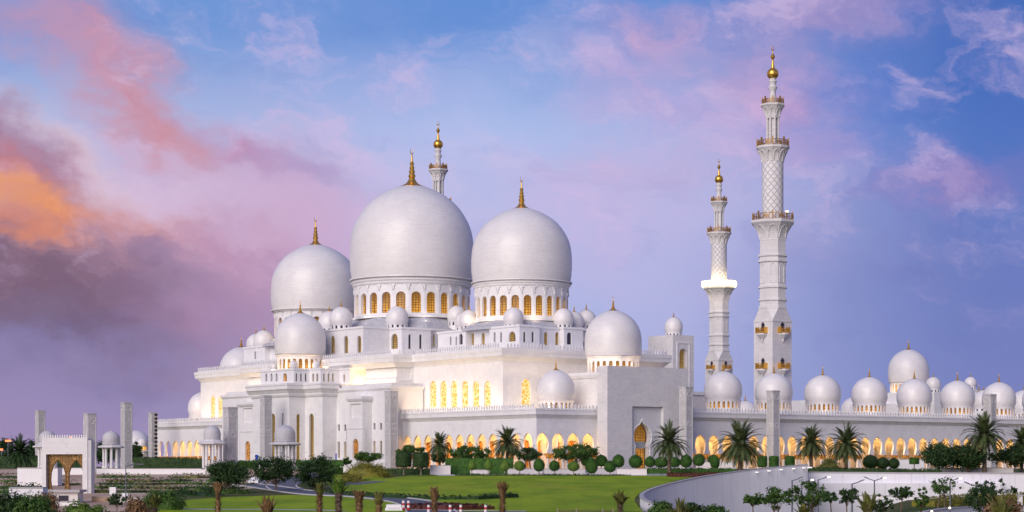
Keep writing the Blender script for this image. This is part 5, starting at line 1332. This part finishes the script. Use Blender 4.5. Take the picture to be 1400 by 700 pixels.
# loose shrub banks
def shrubs(label, px, Y, yt, wpx, yb, m, seed, dens=1.0, name='shrub', cat='shrub', leafsz=None):
    k = Y / F; zb = Z(yb, Y); zt = Z(yt, Y); h = zt - zb; r = random.Random(seed); b = MB(); w = wpx * k
    n = int(42 * dens)
    for i in range(n):
        c = Vector((r.uniform(-.48, .48) * w, r.uniform(-.25, .25) * min(w, 8), 0)); e = 1 - (2 * abs(c.x) / w) ** 3; c.z = h * e * r.uniform(.25, .95); cr = h * r.uniform(.2, .36)
        for q in range(int(52)):
            d = rv(r); leaf(b, c + Vector((d.x * 1.5, d.y * 1.2, d.z)) * cr * r.uniform(.5, 1), (d + rv(r) * .6 + Vector((0, 0, .4))).normalized(), (leafsz or max(.16, 1.4 * k)) * r.uniform(.7, 1.3), r)
    core = MB(); core.lathe([(.44, 0), (.46, .3), (.36, .66), (0, .84)], n=12)
    b.add([(x * w, y * min(w, 8) * .5, z * h) for x, y, z in core.v], core.f)
    o = b.build(name, M[m]); o.location = (X(px, Y), Y, zb); return tag(o, label, cat)
for i, a in enumerate([('yellow-orange shrub bank below the facade pylon, widest of the bank', 502, 370, 633, 64, 654, 'leaf_yellow', 1.7), ('brown-green shrub mound at the end of the shrub bank by the lawn', 483, 335, 650, 44, 666, 'leaf_yellow', 1.1),
        ('olive shrub band left of the white cabinets', 455, 395, 636, 40, 649, 'leaf_mid', 1.2), ('dense dark shrubs behind the lower white cabinet', 490, 380, 643, 22, 652, 'leaf_dark', .8),
        ('wide green shrub bank under the left trees', 300, 262, 666, 110, 684, 'leaf_mid', 2.0), ('dark green bush at the left edge of the near lawn', 222, 205, 671, 62, 700, 'leaf_mid', 1.6),
        ('long green shrub bank left of the near lawn, behind the bush', 262, 250, 669, 110, 688, 'leaf_dark', 1.6), ('bright green bush in the bottom left, before the guard cabin', 115, 180, 688, 60, 712, 'leaf_light', 1.3),
        ('large dark bush in the bottom left corner', 12, 165, 673, 46, 712, 'leaf_dark', 1.5), ('airy dark shrub before the lavender wall block', 46, 160, 676, 44, 712, 'leaf_mid', 1.3),
        ('brown drying shrub left of the guard cabin', 62, 175, 672, 22, 708, 'dry', .9), ('brown drying shrub right of the shorter sign pillar', 186, 185, 681, 26, 712, 'dry', .9),
        ('green shrub at the bottom, left of the sweeping wall', 903, 165, 688, 36, 712, 'leaf_mid', 1.0), ('dark bush at the bottom in front of the sweeping wall', 945, 160, 690, 46, 714, 'leaf_dark', 1.4),
        ('sparse green shrub at the bottom, right of the dark bush', 978, 160, 693, 30, 714, 'leaf_mid', .8), ('brown dry grassy shrub in the lower right corner', 1372, 150, 683, 50, 714, 'dry', 1.5),
        ('dark shrub line at the bottom right behind the lamps', 1310, 190, 694, 60, 712, 'leaf_dark', 1.1), ('low dark bush left of the paired palms on the retaining wall', 1128, 372, 640, 34, 648, 'leaf_dark', .7),
        ('dark undergrowth between the paired palms', 1134, 380, 628, 30, 646, 'palm_olive', 1.0)]):
    shrubs(a[0], *a[1:6], a[6], 40 + i, a[7])
r_ = random.Random(5)
def strips():
    k = 0
    names = ['near the white garden wall', 'in the upper part of the sandy field', 'in the middle of the sandy field', 'in the lower part of the sandy field', 'at the front of the sandy field']
    for ri, (py, hh, rows) in enumerate(((652.5, 2.6, [(-10, 60), (136, 206), (240, 292), (300, 338)]), (657.5, 2.6, [(4, 48), (147, 216), (228, 252), (290, 330)]), (661.8, 3.0, [(10, 100), (140, 210), (212, 300), (305, 345)]), (667, 3.4, [(-20, 56), (128, 180), (182, 240), (262, 325)]), (672.5, 4, [(-10, 60), (124, 146), (150, 205), (236, 300)]))):
        for j, (a, c) in enumerate(rows):
            Y = yd(py + 1); where = ['far left', 'left', 'middle', 'right'][j]
            hedge('low dark planting strip %s, %s piece' % (names[ri], where), [(a, Y, py - hh * .75, py + 1.2), ((a + c) / 2, Y + r_.uniform(-3, 3), py - hh * r_.uniform(.6, 1.1), py + 1.2), (c, Y + r_.uniform(-4, 4), py - hh * .6, py + 1.2)], 3.0, ['leaf_dark', 'leaf_mid', 'palm_olive'][k % 3], 'planting_strip', 60 + k, 3.0, rough=.5, cat='planting'); k += 1
strips()
# leafy trees
for i, a in enumerate([('broad dark tree on a slim trunk, leftmost of the three roadside trees', 312, 262, 627, 62, 688, 'leaf_dark', 668, 1), ('dark round tree, middle of the three roadside trees', 375, 275, 621, 66, 677, 'leaf_dark', 664, 2),
        ('dense dark tree, rightmost of the three roadside trees', 430, 285, 623, 58, 678, 'leaf_dark', 671, 2)]):
    tree(a[0], *a[1:6], a[6], 100 + i, ycr=a[7], trunks=1, dens=1.45, group=None, open_=.35)
for i, a in enumerate([('glossy low tree left of the small palm, above the drum-clipped trees', 560, 410, 608, 44, 640, 'leaf_mid', 622, .8), ('wide glossy plumeria trees behind the tall hedge', 642, 412, 609, 62, 641, 'leaf_mid', 630, 1.3),
        ('dark low tree right of the second palm', 722, 405, 612, 44, 642, 'leaf_dark', 631, 1.0), ('big glossy tree left of the entrance block, topping the topiaries', 788, 412, 607, 78, 641, 'leaf_mid', 632, 1.5),
        ('small dark tree between the first palm and the tall hedge', 600, 412, 618, 26, 641, 'leaf_dark', 634, .6), ('row of small glossy trees at the foot of the facade, right of the arched door', 504, 440, 617, 44, 640, 'leaf_mid', 632, 1.1),
        ('tiny round tree beside the arched door', 474, 440, 625.5, 12, 640, 'leaf_mid', 636, .5), ('tall mass of dark trees, left part, on the retaining wall at right', 1285, 366, 603, 52, 648, 'leaf_dark', 643, 1.7),
        ('spreading dark tree, right part of the mass on the retaining wall', 1322, 368, 607, 58, 648, 'leaf_dark', 644, 1.6), ('dark tree near the right edge under the rightmost palm', 1388, 372, 608, 46, 648, 'leaf_dark', 640, 1.2),
        ('airy light-flowered tree between the last two palms', 1364, 376, 611, 30, 648, 'leaf_mid', 636, .6)]):
    tree(a[0], *a[1:6], a[6], 130 + i, ycr=a[7], trunks=2 if a[4 - 0] and i in (0, 2) else 1, dens=a[8], open_=.4)
# young trees before the retaining wall
for i, a in enumerate([('small round tree, nearest the sweeping part of the wall', 1030, 150, 675, 24, 712, 'leaf_mid', 690, .55, 1), ('bushy young tree left of the lamp cluster', 1061, 150, 664, 42, 720, 'leaf_mid', 696, .9, 2), ('wide bushy young tree beneath the lamp cluster', 1108, 155, 659, 52, 720, 'leaf_mid', 692, 1.1, 2),
        ('thin sapling right of the wide bushy tree', 1136, 150, 671, 18, 720, 'leaf_dark', 686, .4, 1), ('small dark tree touching the single-arm lamp pole', 1158, 150, 665, 26, 720, 'leaf_dark', 689, .6, 1), ('airy dark tree with flat crown, below the wall ledge', 1232, 150, 663, 32, 720, 'leaf_dark', 680, .5, 1),
        ('small dark tree behind the flat-crowned one', 1207, 160, 676, 26, 720, 'leaf_dark', 700, .5, 1), ('slim pointed green tree right of the flat-crowned one', 1260, 150, 664, 16, 720, 'leaf_mid', 700, .6, 1), ('fan-shaped tree on two pale stems before the ledge', 1287, 200, 653, 44, 690, 'leaf_mid', 676, .7, 2),
        ('dense dark young tree near the lower right corner', 1338, 165, 662, 46, 716, 'leaf_dark', 700, 1.2, 1), ('bare-looking feathery tree above the dense dark young tree', 1356, 170, 651, 44, 716, 'leaf_dark', 676, .35, 2), ('tiny shrub tree by the right edge of the wall', 1386, 230, 664, 10, 690, 'leaf_dark', 672, .3, 1),
        ('small green tree in front of the emblem pillar', 160, 195, 674, 26, 712, 'leaf_dark', 690, .6, 1)]):
    tree(a[0], a[1], a[2], a[3], a[4] * 1.15, a[5], a[6], 160 + i, ycr=a[7] + 3, trunks=a[9], dens=a[8] ** .5 * 1.1, bark='bark', open_=.2, leafsz=.115)

# palms
def frond(b, r, az, elev, ln, droop, nl=20, w=.55, base=(0, 0, 0)):
    P = Vector(base); d = Vector((math.cos(az) * math.cos(elev), math.sin(az) * math.cos(elev), math.sin(elev))); pts = [P.copy()]; n = 9
    for i in range(n):
        d = (d + Vector((0, 0, -droop * (.25 + i / n)))).normalized(); P = P + d * (ln / n); pts.append(P.copy())
    b.tube([tuple(q) for q in pts], [.055 * (1 - i / (n + 1)) + .012 for i in range(n + 1)], 3)
    side = Vector((-math.sin(az), math.cos(az), 0))
    for i in range(nl):
        t = .14 + .84 * i / nl; f = t * n; k = min(int(f), n - 1); p = pts[k].lerp(pts[k + 1], f - k); dd_ = (pts[k + 1] - pts[k]).normalized()
        up = side.cross(dd_) * -1; ll = w * math.sin(PI * min(t * .9 + .12, 1)) ** .6 * r.uniform(.85, 1.15)
        if up.z < 0: up = -up
        for s_ in (-1, 1):
            v = (side * s_ * .75 + dd_ * .62 + up * .25 + Vector((0, 0, -.16))).normalized() * ll; wd = dd_ * .066
            b.add((p - wd, p + wd, p + v), ((0, 1, 2),))
def palm_crown(seed, nf=84, ln=3.7):
    r = random.Random(seed); b = MB()
    for i in range(nf):
        t = (i + .5) / nf; elev = R(84 - 122 * t ** .8) + r.uniform(-.12, .12)
        frond(b, r, i * 2.39996 + r.uniform(-.2, .2), elev, ln * r.uniform(.85, 1.1), .10 + .10 * math.cos(elev) + .03, 26, .74)
    return b
PC = [palm_crown(s) for s in (1, 2, 3)]
PCM = {}
def palm(label, px, Y, yt, w, yb, v=0, m='palm_leaf', group='date palms around the mosque', hf=1.0):
    if (v, m) not in PCM: PCM[v, m] = PC[v].mesh('crown', M[m])
    k = Y / F; sc_ = w * k / 5.9; zb = min(Z(yb, Y), zl(Y)) if False else Z(yb, Y); h = Z(yt, Y) - zb - 3.1 * sc_ * hf
    h = max(h, .8)
    t = thing('date_palm', label, 'palm tree', (X(px, Y), Y, zb), rng.uniform(0, 6), group)
    c = child('crown', PCM[v, m], t, (0, 0, h)); c.scale = (sc_, sc_, sc_ * hf)
    b = MB(); pr = []
    n = max(6, int(h / .45)); r0 = .27 * max(sc_, .8)
    for i in range(n): z = -.3 + (h + .2) * i / n; e = r0 * (1.2 - .3 * i / n); pr += [(e * 1.12, z), (e * .92, z + (h + .2) / n * .85)]
    b.lathe(pr + [(r0 * 1.5, h - .1), (r0 * 1.2, h + .4)], n=9); b.build('trunk', M['bark'], t, world=False)
    return t
palm('smallest date palm, in front of the left golden arches beside the drum-clipped trees', 601, 415, 591, 34, 645, 0)
palm('date palm behind the tall hedge, in front of the corner of the golden arches', 693.5, 408, 583, 44, 646, 1)
palm('grey-green date palm just right of the carved portal', 915, 385, 579.5, 50, 650, 2)
palm('largest date palm, left of the pylon before the tallest minaret', 1012, 372, 575.5, 62, 646, 0)
palm('date palm, left one of the close pair right of the tallest minaret', 1109, 385, 582, 46, 645, 1)
palm('date palm, right one of the close pair right of the tallest minaret', 1157, 382, 580.5, 52, 645, 2)
palm('tall date palm rising above the dark trees near the right edge', 1346, 368, 566, 56, 648, 0)
palm('date palm cut off by the right edge of the picture', 1397, 376, 583, 42, 646, 1)
palm('dark date palm standing alone at the far left edge', 27, 470, 597, 42, 640, 2, 'leaf_dark')
# young palms with tied-up fronds on stout shaggy trunks, along the near street
def young_palm(label, px, yt, w, m, seed, green=.4):
    Y = 125; k = Y / F; r = random.Random(seed); zb = Z(780, Y); h = Z(yt, Y) - zb; t = thing('young_palm', label, 'palm tree', (X(px, Y), Y, zb), r.uniform(0, 6), 'young palms with tied fronds by the street')
    b = MB(); rr = w * k * .25; pr = []
    n = 16
    for i in range(n): z = (h * .86) * i / n; e = 1 + .18 * math.sin(i * .9 + seed); pr += [(rr * 1.1 * e, z), (rr * .85 * e, z + h * .86 / n * .9)]
    b.lathe(pr + [(rr * .5, h * .88)], n=9)
    for i in range(700):
        a = r.uniform(0, 2 * PI); z = r.uniform(.15, .88) * h; d = Vector((math.cos(a), math.sin(a), r.uniform(-.9, 1.8))).normalized(); p = Vector((math.cos(a) * rr * .95, math.sin(a) * rr * .95, z)); s_ = Vector((-math.sin(a), math.cos(a), 0)) * .035
        b.add((p - s_, p + s_, p + d * r.uniform(.10, .34)), ((0, 1, 2),))
    b.build('trunk', M['dry'] if m == 'dry' else M['bark'], t, world=False)
    c = MB(); hf_ = w * k * 1.45; spread = 20 if m == 'dry' else 34
    for i in range(38):
        a = i * 2.4; c_r = random.Random(seed * 50 + i); frond(c, c_r, a, R(90 - c_r.uniform(0, spread)), hf_ * c_r.uniform(.45, 1.1), .05 + .16 * c_r.random(), 16, .15 if m == 'dry' else .2, (math.cos(a) * rr * .5, math.sin(a) * rr * .5, 0))
    c.build('crown', M['palm_olive'] if m == 'dry' and seed % 3 == 0 else M[m], t, world=False, loc=(0, 0, h - hf_ * .95)); return t
for i, (px, yt, w, m, lab) in enumerate([(298, 660, 12, 'dry', 'tied young palm under the leftmost roadside tree'), (366, 679, 22, 'dry', 'low bushy brown young palm under the middle roadside tree'), (437, 661, 14, 'dry', 'brown tied young palm under the rightmost roadside tree'),
        (463, 654, 17, 'leaf_light', 'green-topped young palm beside the brown one, taller'), (491, 669, 16, 'dry', 'reddish-brown young palm before the end of the road curve'), (518, 673, 15, 'dry', 'brown young palm just left of the white road barrier'),
        (594, 667, 15, 'dry', 'dark brown young palm before the flower bed'), (687, 659, 14, 'dry', 'tallest brown young palm, alone before the lawn'), (848, 672, 14, 'palm_olive', 'thin feathery green young palm by the end of the sweeping wall'),
        (1187, 674, 22, 'palm_olive', 'olive young palm right of the single-arm lamp pole'), (1098, 690, 14, 'palm_olive', 'small olive young palm under the wide bushy tree'), (930, 683, 22, 'palm_olive', 'olive young palm leaning over the dark bush'), (211, 676, 14, 'palm_olive', 'olive young palm by the bush left of the near lawn'), (1370, 676, 26, 'palm_olive', 'spiky young palm in the lower right corner')]):
    young_palm(lab, px, yt, w, m, 10 + i)
# distant tree belt at far left
for i, (px, yt, w) in enumerate(((5, 598, 40), (46, 602, 34), (84, 598, 48), (104, 595, 42), (146, 601, 48), (186, 602, 18), (70, 603, 36))):
    tree(('low dark tree at the very left edge', 'dark tree between the lone palm and the leftmost pylon', 'dark tree seen above the gateway, left half', 'dark tree seen above the gateway, right half', 'dark tree behind the domed pavilion', 'small tree right of the tallest left pylon', 'low dark tree behind the gateway dome')[i], px, 620 if px != 186 else 560, yt, w, 641, 'leaf_dark', 200 + i, ycr=638, dens=1.2, open_=.3)
hedge('long dark hedge behind the gateway at the far left', [(-30, 520, 623, 641), (128, 520, 624, 641)], 4, 'leaf_dark', seed=33)
for i, (px, py, lab) in enumerate(((11, 604, 'red-lit distant mast light above the lone dark palm'), (2, 616, 'red-lit distant light at the left edge'), (97, 599, 'small warm light above the dark trees behind the gateway'))):
    Y = 600; t = thing('light_mast', lab, 'lamp', (X(px, Y), Y, 0)); b = MB(); h = Z(py, Y); b.lathe([(.25, 0), (.15, h)], n=6); b.build('pole', M['steel'], t, world=False)
    b = MB(); b.box((0, 0, h), (1.7 if i == 0 else .8, .6, .6)); b.build('lamp_head', mat('red_glow', lambda t_, b_: (t_.put(b_.inputs['Emission Color'], (1, .28, .10)), setattr(b_.inputs['Emission Strength'], 'default_value', 1.6), (.5, .1, .05))[-1]), t, world=False)

# ------------------------------------------------------------------ street furniture
def lamp(label, px, Y, yh, arms, lit_=True, base=-9.0):
    x = X(px, Y); zt = Z(yh, Y); t = thing('street_lamp', label, 'street lamp', (x, Y, base), 0, 'street lamps before the retaining wall'); h = zt - base
    b = MB(); b.tube([(0, 0, 0), (0, 0, h * .5), (0, 0, h)], [.13, .10, .07], 8); b.build('pole', M['steel'], t, world=False)
    b = MB(); b.lathe([(.24, 0), (.24, .35), (.14, .5)], n=8); b.build('base', M['steel'], t, world=False)
    for s_, on in arms:
        a = MB(); a.tube([(0, 0, h - .05), (s_ * .5, 0, h + .10), (s_ * .8, 0, h + .20)], [.05, .05, .05], 6); o = a.build('arm', M['steel'], t, world=False)
        hd = MB(); hd.add([(s_ * .7, -.14, h + .14), (s_ * 1.15, -.16, h + .32), (s_ * 1.15, .16, h + .32), (s_ * .7, .14, h + .14), (s_ * .7, -.12, h + .26), (s_ * 1.15, -.12, h + .40), (s_ * 1.15, .12, h + .40), (s_ * .7, .12, h + .26)], [(0, 1, 2, 3), (4, 5, 6, 7), (0, 1, 5, 4), (1, 2, 6, 5), (2, 3, 7, 6), (3, 0, 4, 7)]); hd.build('lamp_head', M['steel'], o, world=False)
        if on: g_ = MB(); g_.box((s_ * 1.08, -.12, h + .18), (.28, .3, .16)); g_.build('lamp_glass', M['lamp_on'], o, world=False)
lamp('unlit street lamp, leftmost of the lamp cluster', 1083, 205, 656.5, [(1, False)])
lamp('lit street lamp, second of the lamp cluster, partly behind the bushy tree', 1096, 205, 659.5, [(1, True)])
lamp('brightly lit short street lamp right of the cluster', 1118.5, 205, 655.5, [(1, True)])
lamp('single-arm street lamp beside the small dark tree', 1165, 185, 661, [(1, False)])
lamp('double-arm street lamp with one lit head, before the wall ledge', 1195.5, 215, 656.5, [(1, True), (-1, False)])
lamp('tall thin street lamp between the trees at lower right', 1335, 185, 664, [(1, False), (-1, False)])
lamp('lit street lamp behind the fan-shaped tree', 1299, 215, 657, [(1, True)])
lt = thing('street_lamp', 'slender lamp post over the sandy field at left', 'street lamp', (X(172, 215), 215, Z(700, 215)), 0)
b = MB(); h = Z(637, 215) - Z(700, 215); b.tube([(0, 0, 0), (0, 0, h)], [.09, .05], 7); b.build('pole', M['steel'], lt, world=False)
b = MB(); b.tube([(0, 0, h), (.9, 0, h + .2), (1.9, 0, h + .15)], [.05, .05, .08], 6); b.build('arm', M['steel'], lt, world=False)
for px, py, Y, lab in ((1298.5, 694, 170, 'glowing garden light on the left bend of the lower right road'), (1274, 699, 165, 'glowing garden light at the bottom edge'), (1376, 689, 180, 'bright garden light at the lower right wall')):
    t = thing('garden_light', lab, 'light', (X(px, Y), Y, Z(py, Y) - .9)); b = MB(); b.lathe([(.07, -.5), (.06, .8)], n=6); b.build('post', M['steel'], t, world=False); b = MB(); b.lathe([(.05, .78), (.10, .83), (.10, .93), (0, .98)], n=10); b.build('globe', M['lamp_on'], t, world=False)
ribbon('low_wall', 'pale kerb wall curving at the bottom right, before the yellow-green hedge', 'wall', smooth_pts([(X(px, Y), Y, -8, Z(py, Y)) for px, Y, py in ((1255, 165, 702), (1290, 172, 696), (1330, 178, 693.5), (1380, 182, 692.5), (1440, 184, 692))]), .4, 'white', cope=.08)
t = thing('gate_post', 'pale stone gate post at the lower right edge', 'post', (X(1394.5, 190), 190, Z(700, 190))); b = MB(); b.box((0, 0, 0), (.42, .42, Z(678, 190) - Z(700, 190))); b.build('shaft', M['cream'], t, world=False); b = MB(); b.box((0, 0, Z(678, 190) - Z(700, 190)), (.56, .56, .12)); b.build('cap', M['kerb'], t, world=False)
ribbon('low_wall', 'thin pale beam crossing behind the young trees at lower right', 'wall', [(X(1166, 262), 262, Z(681.5, 262), Z(677.5, 262)), (X(1248, 262), 262, Z(683, 262), Z(679, 262))], .5, 'white', cope=.1)
# red and white marker posts
for i, px in enumerate((551.5, 558.5, 586, 615.5, 630, 664)):
    Y = 190 if i < 2 else 185; yb = 697 if i < 2 else 703; zb = Z(yb, Y)
    t = thing('marker_post', ORD[i] + ' red and white marker post from the left, along the street edge', 'post', (X(px, Y), Y, zb), 0, 'red and white marker posts')
    for q in range(4):
        b = MB(); b.lathe([(.16 - .01 * q, q * .22), (.15 - .01 * q, q * .22 + .216)], n=10); b.build('band', M['red'] if q % 2 == 0 else M['white'], t, world=False)
    b = MB(); b.lathe([(.22, -.05), (.22, .0), (.16, .002)], n=10); b.build('base', M['rubber'], t, world=False)
t = thing('road_barrier', 'white concrete road barrier block beside the marker posts', 'barrier', (X(538.5, 190), 190, Z(698, 190)))
b = MB(); b.sweep([(-.75, -.25), (.75, -.25), (.75, .25), (-.75, .25)], [(.08, 0), (.08, .15), (0, .3), (-.04, .58), (-.2, .6)], True); b.add([(-.75, -.2, .585), (.75, -.2, .585), (.75, .2, .585), (-.75, .2, .585)], [(0, 1, 2, 3)]); b.build('body', M['white'], t, world=False)
b = MB(); b.box((0, -.34, .2), (1.1, .03, .1)); b.build('reflector', M['cream'], t, world=False)
# pale pavement edge along the bottom of the near lawn
strip('pavement', [(215, 696.5), (300, 697), (400, 697.5), (470, 699)], 1.6, 'paving', .06, False)
strip('pavement', [(560, 697), (640, 699), (720, 699.5)], 1.6, 'paving', .06, False)
# fence along the lower edge of the lawn
fp = thing('fence', 'low dark post-and-rail fence along the bottom edge of the big lawn', 'fence', (X(790, 185), 185, Z(702, 185)))
b = MB()
for px in (762, 788, 824, 838): b = MB(); b.box((X(px, 185), 185, Z(706, 185)), (.09, .09, .75)); b.build('post', M['bark_pale'], fp)
b = MB(); b.box(((X(762, 185) + X(838, 185)) / 2, 185, Z(698.5, 185)), (X(838, 185) - X(762, 185), .06, .08)); b.build('rail', M['bark'], fp)
# signs and a parked car
for px, py, Y, w, h, lab in ((351, 625, 445, 4, 6.5, 'blue square sign left of the stepped tower'), (459.5, 624, 450, 1.8, 8, 'narrow blue banner sign at the foot of the facade')):
    k = Y / F; zc = Z(py, Y); t = thing('blue_sign', lab, 'sign', (X(px, Y), Y, -.2)); b = MB(); b.box((0, 0, zc + .2 - h * k / 2), (w * k, .12, h * k)); b.build('panel', M['blue'], t, world=False)
    b = MB(); b.lathe([(.06, 0), (.06, zc)], n=6); b.build('post', M['steel'], t, world=False)
def car(label, px, Y, py, rz, ln=4.3):
    t = thing('parked_car', label, 'car', (X(px, Y), Y, Z(py, Y)), rz)
    sec = [(-2.15, .35, .35), (-2.1, .35, .85), (-1.5, .35, .98), (-.9, .35, 1.38), (.5, .35, 1.42), (1.1, .35, 1.0), (1.9, .35, .85), (2.15, .35, .6), (2.15, .35, .36)]
    b = MB(); vs = []; n = len(sec)
    for x, z0, z1 in sec:
        w = .86; wt = .62 if z1 > 1.1 else .82; vs += [(x, -w, z0), (x, -w, min(z1, .88)), (x, -wt, z1), (x, wt, z1), (x, w, min(z1, .88)), (x, w, z0)]
    b.add(vs, [(i * 6 + k, (i + 1) * 6 + k, (i + 1) * 6 + (k + 1) % 6, i * 6 + (k + 1) % 6) for i in range(n - 1) for k in range(6)] + [tuple(range(6)), tuple(range(6 * n - 6, 6 * n))]); b.build('body', M['white'], t, 30, world=False)
    for sgn in (-1, 1):
        b = MB(); b.add([(-1.35, sgn * .80, .98), (-.85, sgn * .66, 1.32), (.48, sgn * .66, 1.34), (.95, sgn * .79, 1.02)], [(0, 1, 2, 3)]); b.build('window', M['win_dark'], t, world=False)
        for x in (-1.35, 1.35):
            w = MB(); w.tube([(0, -.1, 0), (0, .1, 0)], [.33, .33], 14); o = w.build('wheel', M['rubber'], t, world=False, loc=(x, sgn * .80, .33))
            w = MB(); w.tube([(0, -.11, 0), (0, .11, 0)], [.19, .19], 10); w.build('rim', M['kerb'], o, world=False)
    b = MB(); b.add([(1.12, -.6, 1.03), (.62, -.58, 1.38), (.62, .58, 1.38), (1.12, .6, 1.03)], [(0, 1, 2, 3)]); b.build('windscreen', M['win_dark'], t, world=False)
    for y in (-.6, .6): b = MB(); b.box((2.14, y, .58), (.06, .3, .14)); b.build('headlight', M['kerb'], t, world=False)
    return t
car('small white car parked end-on behind the roadside trees', 351, 318, 664.5, R(80))
